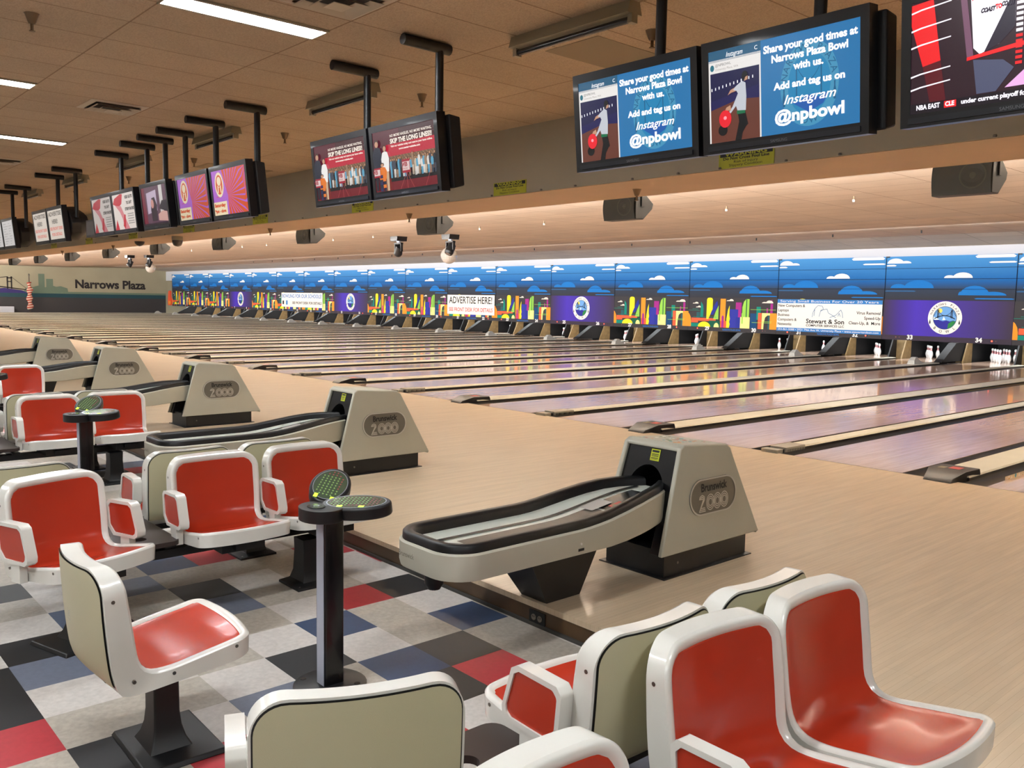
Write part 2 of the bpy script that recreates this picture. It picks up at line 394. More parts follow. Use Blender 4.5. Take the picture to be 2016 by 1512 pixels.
wpoly([(3.0, 2.05), (7.4, 1.55), (7.4, 1.62), (3.0, 2.15)], MURK, 0.012)
wpoly([(6.3, 2.5), (7.3, 1.65), (7.3, 1.68), (6.3, 2.53)], MURK, 0.012); wpoly([(4.2, 2.2), (6.05, 2.45), (6.05, 2.5), (4.2, 2.24)], MURK, 0.012)
struct(wl, 'wall_left')

# recessed lamps in the seating ceiling
EM = bpy.data.materials.new('lamp_diffuser'); EM.use_nodes = True
_b = EM.node_tree.nodes['Principled BSDF']; _b.inputs['Base Color'].default_value = (0.9, 0.9, 0.9, 1)
_b.inputs['Emission Color'].default_value = (0.93, 0.97, 1.0, 1); _b.inputs['Emission Strength'].default_value = 40
def lamp(x, y, label):
    t = thing('ceiling_light', label, 'ceiling light', (x, y, 3.6), group='recessed lights in the seating ceiling')
    m = MB(); m.box((-0.115, -0.6, -0.012), (0.115, 0.6, -0.006), EM); m.build('diffuser', t)
    m = MB()
    for a, b in (((-0.15, -0.61, -0.016), (-0.115, 0.61, -0.001)), ((0.115, -0.61, -0.016), (0.15, 0.61, -0.001)),
                 ((-0.115, -0.61, -0.016), (0.115, -0.6, -0.001)), ((-0.115, 0.6, -0.016), (0.115, 0.61, -0.001))):
        m.box(a, b, FIX)
    m.build('frame', t)
    return t
L0 = lamp(-3.21, -5.04, 'lit recessed ceiling light, the largest, nearest the hanging screens with bowling-line advert')
dup(L0, (-6.85, -6.26, 3.6), label='lit recessed ceiling light cut by the picture edge, between the other two lit ones')
dup(L0, (-10.38, -5.06, 3.6), label='lit recessed ceiling light beside the round black ceiling fixture, the farthest lit one')
for x, y in [(0.45, -7.6), (4.1, -6.26), (0.45, -10.2), (4.1, -10.2), (-3.2, -9.9), (-6.85, -9.9), (-10.4, -9.9), (-14.1, -8.9), (-17.7, -8.3),
             (-21.3, -8.9), (-25, -8.3), (-30, -8.9), (-36, -8.3), (-42, -8.9), (-48, -8.3), (-55, -8.9), (-62, -8.3)]:
    dup(L0, (x, y, 3.6), label='recessed light in the seating ceiling outside the picture')

# ================================================================== LANES
LW2 = 0.5547           # half a lane
WR, WG = 0.734, 0.5145 # width between lanes with / without ball return
LOFF = WR/2+LW2
def lane_x(n):         # lane number -> x
    return -PAIR*((37-n)//2 if n % 2 else (38-n)//2) + (-LOFF if n % 2 else LOFF)
lm = MB(); lm.box((-LW2, 0.001, -0.09), (LW2, 19.25, 0.0), LANE)
for s, (dx, dy) in enumerate([(0, 4.75), (-.14, 4.45), (.14, 4.45), (-.28, 4.15), (.28, 4.15), (-.42, 3.85), (.42, 3.85)]):
    lm.poly([(dx-.016, dy-.09, 0.0006), (dx+.016, dy-.09, 0.0006), (dx, dy+.06, 0.0006)], DARKW)
lane0 = lm.build('bowling_lane')
first = True
for n in range(1, 41):
    o = lane0 if first else lane0.copy()
    if not first: C.objects.link(o)
    first = False
    o.location = (lane_x(n), 0, 0)
    tag(o, f'glossy wooden bowling lane number {n} running to the pins', 'bowling lane', 'bowling lanes side by side')

def make_divider(red):
    YE = 16.28 if red else 17.6
    W = WR if red else WG; cw = 0.167 if red else 0.095
    t = thing('lane_divider', 'x', 'lane divider')
    for s in (-1, 1):
        a, b = s*cw, s*(W/2-.003); mid = (a+b)/2; r = abs(b-a)/2
        m = MB(); pts = [(mid+r*math.cos(PI+PI*i/8), -0.075*math.sin(PI*i/8)-0.004) for i in range(9)]
        m.grid([[(x, y, z) for x, z in pts] for y in (0.002, 17.68)], GUT)
        m.box((min(a, b), 0.002, -0.12), (max(a, b), 17.68, -0.08), GUT)
        m.build('gutter', t, smooth=60)
    m = MB(); m.box((-cw, 0.15, -0.1), (cw, 16.28 if red else 17.6, 0.022), GUT)
    m.build('divider_base', t)
    m = MB(); m.hexa([(-cw, 0.15, 0.022), (cw, 0.15, 0.022), (cw, YE, 0.022), (-cw, YE, 0.022)],
                     [(-cw+.012, 0.15, 0.036), (cw-.012, 0.15, 0.036), (cw-.012, YE, 0.036), (-cw+.012, YE, 0.036)], CAPW)
    m.build('cap', t)
    if red:
        m = MB(); P = [(-0.14, 0.002), (-0.1, .035), (0.08, .085), (0.38, .08), (0.4, .036), (0.4, -.03), (-0.14, -.03)]
        m.prism(P, lambda a, b, k: (k*(1 if a > -.05 else .72), a, b), -cw, cw, COVER)
        o = m.build('end_cover', t, bevel=0.006)
        m = MB(); m.box((-.1, .1, .0855), (-.04, .2, .0865), mat('pale_sticker', (120, 112, 84), .5)); m.box((-.02, .14, .0855), (.08, .26, .0865), STICK); m.build('sticker', o)
    else:
        m = MB(); m.box((-cw, -0.05, -0.01), (cw, 0.06, .035), COVERG); m.box((-cw*.8, 0.06, -0.01), (cw*.8, 0.12, .03), BLACK)
        m.box((-cw, 0.12, -0.01), (cw, .5, .045), COVERG)
        m.build('end_cover', t, bevel=0.006)
    return t
def relabel(o, label): o['label'] = label
dr = make_divider(True); dg_ = make_divider(False)
for j in range(-3, 38):
    src = dr if j % 2 == 0 else dg_
    pr = 37 - j  # pair between lane pr and pr+1 when red
    if j % 2 == 0: lab = f'wide cream-topped divider with dark end cover between lanes {37-j} and {38-j}'
    else: lab = f'narrow cream-topped divider with grey end cap between lanes {37-j} and {38-j}'
    x = -j*PAIR/2
    if j in (-2, -1): src.location = (x, 0, 0); relabel(src, lab); src['group'] = 'dividers between lanes'
    else: dup(src, (x, 0, 0), label=lab, group='dividers between lanes')
# colourful decal on the side of the nearest wide divider
m = MB(); dec = [(225, 200, 150), (200, 160, 60), (90, 70, 60), (70, 150, 170), (190, 60, 60), (235, 225, 210)]
m.poly([(.372, .42, -0.045), (.372, 1.9, -0.045), (.372, 1.9, .034), (.372, .42, .034)], mat('decal_cream', (214, 200, 170), .5))
for i in range(46):
    y = .45+random.random()*1.35; z = -.035+random.random()*.055; r = .012+random.random()*.012
    m.poly([(.3725+i*1e-5, y+r*math.cos(a*PI/3), z+r*math.sin(a*PI/3)) for a in range(6)], mat('decal_%d' % (i % 6), dec[i % 6], .5))
m.text('K', .07, lambda a, b: (.374, 1.0+a, b), mat('decal_teal', (60, 150, 170), .5), bold=.004)
tag(m.build('gutter_decal', loc=(-.006, 0, 0)), 'colourful printed strip on the gutter side of the nearest wide lane divider', 'decal')

# -------- ball return lift covers, wedges and kickbacks at the pin end
m = MB()
prof = [(-.2, 0), (-.17, .10), (-.06, .18), (.04, .185), (.13, .10), (.26, .06), (.28, 0)]
def lump(a, b, k): s_ = 1-.45*(b/.21); return (k*s_, a, b+.0365)
m.prism(prof, lump, -.1, .1, LUMP)
lump0 = m.build('lift_cover')
m = MB()
m.prism([(16.45, .037), (17.35, .545), (17.6, .56), (18.18, .56), (18.18, .037), (16.6, .037)], lambda a, b, k: (k, a, b), -.06, .15, mat('wedge_black', (15, 15, 16), .6))
wedge0 = m.build('ball_return_ramp')
m = MB()
for s in (-1, 1):
    m.prism([(17.7, -.05), (17.72, .03), (17.98, .56), (18.3, .56), (18.3, -.05)], lambda a, b, k: (k, a, b), s*.2-.02, s*.2+.02, PLY if s > 0 else PITB)
    m.box((s*.2-.02, 18.3, -.12), (s*.2+.02, 20.2, .9), PITB)
m.box((-.18, 18.2, -.1), (.18, 18.3, .9), PLY)
kick0 = m.build('kickback_panels')
fk = fw = True
for j in range(-2, 37):
    x = -j*PAIR/2
    o = kick0 if fk else kick0.copy()
    if not fk: C.objects.link(o)
    fk = False
    o.location = (x, 0, 0); tag(o, f'brown plywood kickback beside the pins between lanes {37-j} and {38-j}', 'kickback', 'kickbacks between the pin decks')
    if j % 2 == 0 and j >= 0:
        for src, nm, cat, g in ((lump0, 'pale grey faceted lift cover on the divider between lanes', 'lift cover', 'lift covers on the dividers'),
                                (wedge0, 'black sloping ball return ramp between the pin decks of lanes', 'ball ramp', 'ball return ramps')):
            o = src if fw else src.copy()
            if not fw: C.objects.link(o)
            o.location = (x, 15.1, 0) if src is lump0 else (x, 0, 0)
            tag(o, f'{nm} {37-j} and {38-j}', cat, g)
        fw = False

# -------- pins
PR = [(0, 0), (.026, 0), (.0285, .004), (.036, .03), (.047, .06), (.056, .09), (.0605, .115), (.058, .145), (.05, .18), (.038, .215), (.029, .24),
      (.0245, .255), (.0235, .262), (.0232, .27), (.0235, .28), (.0242, .29), (.026, .302), (.0305, .33), (.032, .345), (.030, .362), (.022, .375), (.01, .381), (0, .381)]
m = MB(); m.lathe(PR, PINW, 14, mfn=lambda q: PINR if q in (10, 11, 14, 15) else PINW)
pin0 = m.build('bowling_pin', smooth=80)
SPOT = {1: (0, 0), 2: (-1, 1), 3: (1, 1), 4: (-2, 2), 5: (0, 2), 6: (2, 2), 7: (-3, 3), 8: (-1, 3), 9: (1, 3), 10: (3, 3)}
SNAME = {1: 'front pin of its rack', 2: 'second row, left one', 3: 'second row, right one', 4: 'third row, left one', 5: 'third row, middle one',
         6: 'third row, right one', 7: 'back row, left end', 8: 'back row, left of centre', 9: 'back row, right of centre', 10: 'back row, right end'}
allp = list(range(1, 11))
racks = {38: allp, 37: allp, 36: allp, 35: allp, 34: allp, 33: [4, 7, 2, 8, 6], 32: [4, 7, 1, 6], 31: [2, 8, 6], 30: [4, 5, 10], 29: [8, 6, 10], 28: [4, 7, 1, 10], 27: [2, 9, 10],
         26: [1, 2, 3, 4, 5, 7, 8], 25: [6, 9, 10, 3], 24: allp, 23: [3, 6, 9, 10], 22: allp, 21: [3, 6, 10], 20: allp, 19: [6, 10, 3]}
fp = True
for n in range(1, 39):
    for q in racks.get(n, allp if n % 2 == 0 else [3, 6, 9, 10]):
        if n < 19 and n % 2 == 0 and q in (5, 8, 9): continue
        u, v = SPOT[q]
        o = pin0 if fp else pin0.copy()
        if not fp: C.objects.link(o)
        fp = False
        o.location = (lane_x(n)+u*.1524, 18.42+v*.264*.9, 0); o.rotation_euler.z = random.random()
        tag(o, f'white bowling pin with red neck stripes on lane {n}, {SNAME[q]}', 'bowling pin', 'pins standing at the lane ends')

# ================================================================== GRAPHICS ABOVE THE PINS
SKYM = ramp_mat('sky_print', 2, [(0.0, (52, 54, 62)), (.30, (50, 62, 82)), (.55, (26, 98, 170)), (.70, (8, 120, 214)), (1.0, (14, 116, 206)), (1.23, (74, 146, 210))])
CLW = mat('cloud_white', (245, 240, 235), .4); CLB = mat('cloud_blue', (28, 116, 196), .4); CLF = mat('cloud_faint', (50, 94, 140), .4)
LINE = mat('panel_seam', (16, 22, 32), .5)
sky = MB(); H = 1.23; hw = PAIR/2-.004
sky.box((-hw, 0, 0), (hw, .05, H), SKYM)
def sp(pts, m_, d, k=PAIR): sky.poly([((u-.5)*k, -d, v*H) for u, v in pts], m_)
def bar(u0, u1, v0, v1, m_, d=.003): sp([(u0+.012, v0), (u1-.012, v0), (u1, (v0+v1)/2), (u1-.02, v1), (u0+.02, v1), (u0, (v0+v1)/2)], m_, d)
def cloud(u0, u1, u2, v0, v1, v2, m_, d=.004, flip=False):
    sp(dome(u1, u2, v0, v2), m_, d) if not flip else sp(dome(u0, u1, v0, v2), m_, d)
    sp(dome(u0, u1+.02, v0, v1), m_, d+.001) if not flip else sp(dome(u1-.03, u2, v0, v1), m_, d+.001)
for v in (.25, .48, .72): sp([(0, v-.004), (1, v-.004), (1, v+.004), (0, v+.004)], LINE, .006)
cloud(.012, .15, .21, .84, .895, .955, CLW, flip=True)
bar(.70, .99, .93, .995, CLW); bar(.80, .998, .815, .85, CLW); bar(.002, .09, .775, .81, CLW)
cloud(.475, .54, .69, .50, .56, .62, CLW)
cloud(.05, .16, .40, .275, .37, .455, CLB)
cloud(.59, .60, .82, .12, .2, .33, CLB); sp(dome(.75, .94, .12, .2), CLB, .0045)
bar(.0, .26, .19, .22, CLF); bar(.71, .998, .035, .06, CLB); bar(.6, .88, .455, .47, CLF)
sky0 = sky.build('sky_panel')
m = MB(); m.box((-hw+.001, -.03, 1.2), (-hw+.09, .06, 1.235), BLACK); m.box((-hw+.001, -.008, 0), (-hw+.014, -.003, 1.22), LINE)
m.build('bracket', sky0)
def sky_at(k, first):
    lab = f'blue printed sky panel with white clouds above lanes {37-2*k} and {38-2*k}'
    if first: sky0.location = (-PAIR*k, 16.83, 1.722); tag(sky0, lab, 'sky panel', 'printed sky panels above the lanes'); return
    dup(sky0, (-PAIR*k, 16.83, 1.722), label=lab, group='printed sky panels above the lanes')
sky0['category'] = 'sky panel'
for k in range(-1, 19): sky_at(k, k == -1)

COL = {'or': (240, 150, 50), 'co': (236, 98, 66), 'ye': (240, 224, 50), 'te': (20, 132, 118), 'dg': (28, 92, 72), 'cr': (246, 236, 150), 'bl': (44, 54, 150),
       'li': (148, 206, 84), 'in': (50, 58, 160), 'mg': (158, 46, 136), 'nv': (30, 74, 120), 'wh': (225, 220, 210), 'dk': (62, 60, 64), 'te2': (44, 92, 100)}
CM = {k: mat('city_'+k, c, .4) for k, c in COL.items()}
PURP = ramp_mat('purple_print', 0, [(-1.74, (66, 56, 74)), (-1.25, (66, 50, 140)), (-.8, (74, 54, 180)), (.8, (74, 54, 180)), (1.3, (64, 50, 140)), (1.74, (64, 56, 72))])
PURD = mat('purple_strip', (62, 54, 68), .4)
NB = mat('bowl_blue', (40, 110, 190), .4)
LEDR = screen('led_red', (255, 60, 40), 3.0); LEDD = mat('led_off', (110, 60, 60), .4)
city = MB()
city.box((-hw, 0, 0), (hw, .06, 1.137), CM['dk'])
def cp(pts, c, d): city.poly([((u-.5)*PAIR, -d, .137+v*1.0) for u, v in pts], CM[c])
def cr_(u0, u1, v0, v1, c, d): cp([(u0, v0), (u1, v0), (u1, v1), (u0, v1)], c, d)
cp([(0, 0), (.036, 0), (.036, .2), (.03, .32), (.015, .42), (0, .47)], 'or', .004)
cr_(0, .31, 0, .12, 'te', .002); cr_(.04, .33, .2, .3, 'co', .003); cr_(.04, .12, .14, .3, 'co', .0032); cr_(.25, .385, .0, .22, 'dg', .005)
cp(dome(.12, .27, .0, .18), 'ye', .006); cp(dome(.31, .37, .0, .15), 'cr', .006)
cp([(.145, .33), (.18, .33), (.183, .6), (.175, .75), (.15, .86)], 'te', .003); cr_(.1, .14, .3, .5, 'te2', .002)
cp([(.22, .27), (.245, .27), (.28, .55), (.29, .6), (.29, .93), (.28, .985), (.255, 1), (.23, .985), (.22, .93)], 'ye', .004)
cp([(.25, .42), (.3, .42), (.35, .7), (.345, .9), (.325, .84)], 'bl', .003); cp([(.3, .27), (.36, .27), (.36, .74), (.33, .55)], 'li', .0045)
cr_(.38, .44, .15, .965, 'or', .005); cp([(.4, 0), (.425, 0), (.425, .36), (.412, .42), (.4, .36)], 'mg', .008); cr_(.385, .48, .0, .22, 'co', .006)
cp([(.455, .0), (.487, 0), (.495, .12), (.487, .2), (.495, .3), (.487, .42), (.487, .75), (.47, .6), (.455, .3)], 'ye', .007)
cr_(.555, .62, .3, .85, 'mg', .003); cr_(.49, .585, 0, .62, 'in', .005); cr_(.56, .61, 0, .36, 'bl', .006)
cp([(.63, .05), (.705, .05), (.705, .965), (.67, .965), (.645, .88), (.63, .7)], 'li', .004); cr_(.67, .68, .35, .96, 'dg', .0045)
cr_(.61, .715, 0, .37, 'cr', .006); cr_(.625, .64, .15, .5, 'li', .007)
cr_(.72, .79, 0, .5, 'nv', .003); cr_(.785, .83, .3, .72, 'te', .004); cr_(.805, .842, 0, .52, 'co', .006)
cp([(.845, 0), (.865, 0), (.868, .2), (.88, .38), (.905, .45), (.93, .45), (.93, .52), (.845, .52)], 'cr', .005); cr_(.91, .93, 0, .44, 'te2', .003)
cr_(.93, 1, 0, .52, 'or', .005); cr_(.892, .908, .52, .68, 'mg', .004); cr_(.932, .958, .52, .82, 'mg', .004); cr_(.94, .948, .82, .95, 'mg', .004)
for u0, u1, v, h in ((.05, .12, .79, .06), (.09, .15, .66, .06), (.45, .53, .89, .07), (.84, .96, .84, .09)):
    cp(dome(u0+(u1-u0)*.35, u1, v, v+h), 'wh', .0065); cp(dome(u0, u0+(u1-u0)*.5, v, v+h*.45), 'wh', .0067)
for v, u0, u1 in ((.55, 0, .14), (.6, .05, .12), (.33, .06, .34), (.62, .72, .99), (.2, .74, .95), (.24, .85, .95)): cr_(u0, u1, v, v+.012, 'te' if u0 < .1 else 'li', .008)
city.box((-hw, -.012, 0), (hw, 0, .137), CM['dk'])
city.text('NARROWS PLAZA BOWL', .08, lambda a, b: (a+.06, -.0135, b+.065), NB, bold=.002, width=.72)
citym = city
pur = MB(); pur.box((-hw, 0, .1), (hw, .06, 1.137), PURP); pur.box((-hw, -.012, 0), (hw, .06, .137), PURD)
def build_logo(mb, cx, cz, R, put, mats, n=40):
    """round bowling-centre emblem: ring with lettering, bridge, sun, water, sailing boat and hill; put(a,b,layer)->xyz"""
    ring, ringink, skyc, sun, water, hill, ink, snow = mats
    P = lambda pts, m_, d: mb.poly([put(cx+R*a, cz+R*b, d) for a, b in pts], m_)
    P(ell(0, 0, 1, 1, n), ring, 1); P(ell(0, 0, .70, .70, n), ringink, 2); P(ell(0, 0, .675, .675, n), skyc, 3)
    cut = [(.67*math.cos(math.radians(a)), .67*math.sin(math.radians(a))) for a in range(192, 349, 8)]
    P(cut+[(.5, -.14), (.3, -.2), (.1, -.14), (-.1, -.2), (-.35, -.13)], water, 4)
    P([(.19, -.64)]+[(.665*math.cos(math.radians(a)), .665*math.sin(math.radians(a))) for a in range(-72, -15, 8)]+[(.45, -.18), (.3, -.28), (.22, -.35)], hill, 5)
    P(ell(-.3, .43, .14, .14, 16), sun, 4)
    P([(-.66, .05), (-.5, -.0), (-.3, -.1), (-.52, -.14), (-.66, -.1)], snow, 5)
    P([(-.14, -.13), (-.02, -.13), (-.05, .12)], snow, 6); P([(-.03, -.12), (.06, -.12), (-.03, .06)], snow, 6)
    def arc(pts, wd):
        for (a, b), (c, d) in zip(pts, pts[1:]):
            L = math.hypot(c-a, d-b) or 1; nx, ny = -(d-b)/L*wd/2, (c-a)/L*wd/2
            P([(a+nx, b+ny), (a-nx, b-ny), (c-nx, d-ny), (c+nx, d+ny)], ink, 7)
    arc([(x/10, .14-.55*(x/10)**2) for x in range(-6, 7)], .05)
    for s in (-1, 1):
        arc([(s*.42, -.02), (s*.42, .5)], .05); arc([(s*.34, .0), (s*.36, .5)], .03)
        arc([(s*.42, .5), (s*.66, .1)], .022)
    arc([(x/20*.9, .14+.36*(x/10*1.05)**2*.9) for x in range(-9, 10)], .025)
    for i, ch in enumerate('NARROWS PLAZA'):
        a = math.radians(162-i*12); q = .83
        mb.text(ch, .2*R, (lambda a: lambda x, y: put(cx+R*q*math.cos(a)+x*math.sin(a)+y*math.cos(a), cz+R*q*math.sin(a)-x*math.cos(a)+y*math.sin(a), 8))(a), ink)
    for i, ch in enumerate('BOWL'):
        a = math.radians(228+i*28); q = .84
        mb.text(ch, .24*R, (lambda a: lambda x, y: put(cx+R*q*math.cos(a)-x*math.sin(a)-y*math.cos(a), cz+R*q*math.sin(a)+x*math.cos(a)-y*math.sin(a), 8))(a), ink)
    for s in (-1, 1):
        P([(s*.86+dx*.05, -.25+dz*.13) for dx, dz in ((-.5, -1), (.5, -1), (.9, -.3), (.6, .3), (.3, .6), (.4, 1), (-.4, 1), (-.3, .6), (-.6, .3), (-.9, -.3))], ink, 8)
LM = (mat('logo_white', (240, 238, 234), .4), mat('logo_ink', (40, 44, 60), .4), mat('logo_sky', (110, 165, 225), .4), mat('logo_sun', (236, 222, 110), .4),
      mat('logo_water', (50, 50, 150), .4), mat('logo_hill', (46, 130, 70), .4), MATS['logo_ink'] if 'logo_ink' in MATS else INK, mat('logo_snow', (215, 235, 245), .4))
build_logo(pur, 0, .66, .455, lambda a, b, d: (a, -.0012*d, b), LM)
city0 = city.build('graphic_panel'); pur0 = pur.build('graphic_panel')
usedc = usedp = False
for k in range(-1, 19):
    a, b = 37-2*k, 38-2*k
    isp = k in (2, 6, 11, 15)
    src = pur0 if isp else city0
    lab = (f'purple printed panel with a round white bridge emblem above lanes {a} and {b}' if isp else
           f'printed panel of a colourful city skyline above lanes {a} and {b}')
    used = usedp if isp else usedc
    o = src if not used else src.copy()
    if used: C.objects.link(o)
    if isp: usedp = True
    else: usedc = True
    o.location = (-PAIR*k, 16.83, .585)
    tag(o, lab, 'printed panel', 'printed panels above the pins')
    for n, s in ((a, -1), (b, 1)):
        m = MB(); m.text(str(n), .17, lambda x, z: (x, -.0145, z), LETW, bold=.007)
        q = m.build('lane_number', o, loc=(s*.919, 0, .085)); q['label'] = f'white lane number {n}'
        m = MB()
        m.poly([(p[0], -.0145, p[1]) for p in ell(0, 0, .022, .022, 10)], LEDR if n % 3 else LEDD)
        m.poly([(p[0]+.1, -.0145, p[1]) for p in ell(0, 0, .014, .014, 10)], LEDD)
        m.build('ball_indicator', o, loc=(s*.919+(-.4 if s < 0 else .33), 0, .08))

# banners hung on the graphics
BW = mat('banner_white', (236, 234, 230), .5); BNB = mat('banner_blue', (58, 126, 196), .5); BNI = mat('banner_ink', (22, 24, 30), .5); BNR = mat('banner_red', (200, 60, 66), .5); BNL = mat('banner_pale', (110, 145, 180), .5)
def banner(k, x0, x1, z0, z1, label):
    m = MB(); m.box((x0, -.012, z0), (x1, -.008, z1), BW); return m
def put(mb, x0, z0, d=.0135): return lambda a, b: (x0+a, -d, z0+b)
m = banner(3, -1.70, 1.715, .70, 1.70, '')
m.box((-1.70, -.0130, 1.58), (1.715, -.0121, 1.70), BNB); m.box((-1.70, -.0130, .70), (1.715, -.0121, .81), BNB)
m.text('Serving Small Business For Over 20 Years', .1, put(m, 0, 1.64), BW, width=3.2)
m.text('253-861-5088 \u2022 2921 79th Ave W, University Place \u2022 www.stewartandson.com', .085, put(m, 0, .755), BW, width=3.3)
for i, t_ in enumerate(['New Computers &', 'Laptops', 'Business', 'Computers &', 'Networks']):
    m.text(t_, .12, put(m, -1.67, 1.50-i*.145), BNI, align='LEFT', bold=.002)
for i, t_ in enumerate(['Virus Removal', 'Speed-Up', 'Clean-Up, &  More']):
    m.text(t_, .125, put(m, 1.68, 1.32-i*.15), BNI, align='RIGHT', bold=.002)
m.text('Stewart & Son', .19, put(m, -.05, 1.03), BNI, bold=.004, width=1.25)
m.text('COMPUTER SERVICES LLC', .095, put(m, -.05, .90), BNI, bold=.002, width=1.25)
for pts in ([(-.42, 1.2), (-.4, 1.42), (-.3, 1.52), (-.15, 1.5), (-.12, 1.4), (-.2, 1.35)], [(-.25, 1.18), (-.2, 1.38), (0, 1.42), (.05, 1.3), (.2, 1.22), (.3, 1.16)],
            [(.1, 1.16), (.3, 1.24), (.45, 1.4), (.5, 1.3), (.52, 1.16)], [(-.48, 1.16), (-.46, 1.3), (-.4, 1.42)], [(.36, 1.2), (.4, 1.3), (.44, 1.2)]):
    for (a, b), (c, d) in zip(pts, pts[1:]):
        L = math.hypot(c-a, d-b); nx, ny = -(d-b)/L*.009, (c-a)/L*.009
        m.poly([(a+nx, -.0135, b+ny), (a-nx, -.0135, b-ny), (c-nx, -.0135, d-ny), (c+nx, -.0135, d+ny)], BNL)
tag(m.build('banner', loc=(-PAIR*3, 16.805, 0)), 'white computer service banner with blue edges above lanes 31 and 32', 'banner')
m = MB(); m.box((-1.7, -.012, .82), (1.7, -.008, 1.70), BW)
m.text('ADVERTISE HERE!', .44, put(m, 0, 1.45), BNI, bold=.004, width=3.1); m.text('SEE FRONT DESK FOR DETAILS', .24, put(m, 0, 1.03), BNR, bold=.003, width=3.15)
tag(m.build('banner', loc=(-PAIR*8, 16.805, 0)), 'white banner reading ADVERTISE HERE above lanes 21 and 22', 'banner')
m = MB(); m.box((-1.04, -.012, .85), (3.96, -.008, 1.70), BW)
m.text('BOWLING FOR OUR SCHOOLS!', .3, put(m, 1.46, 1.49), BNB, bold=.005, width=4.8); m.text('SEE FRONT DESK FOR DETAILS', .2, put(m, 2.1, 1.1), BNI, bold=.004, width=3.5)
m.box((-.9, -.0135, 1.0), (-.72, -.0125, 1.22), BNI); m.box((-.45, -.0135, .98), (-.25, -.0125, 1.24), BNB)
tag(m.build('banner', loc=(-PAIR*13, 16.805, 0)), 'white banner reading BOWLING FOR OUR SCHOOLS above lanes 11 to 14', 'banner')
m = MB(); m.prism([(0, 0), (.5, 0), (.55, .4), (.4, .75), (.45, 1.05), (.3, 1.12), (.1, 1.05), (.02, .7), (-.05, .3)], lambda a, b, t: (a, t, b), 0, .12, CM['co'])
m.prism([(.15, .1), (.6, .1), (.6, .3), (.15, .35)], lambda a, b, t: (a, t, b), -.02, -.0, CM['or'])
tag(m.build('wall_cutout', loc=(-64.7, 16.7, .62)), 'orange-red cutout figure at the far end of the printed panels', 'cutout')

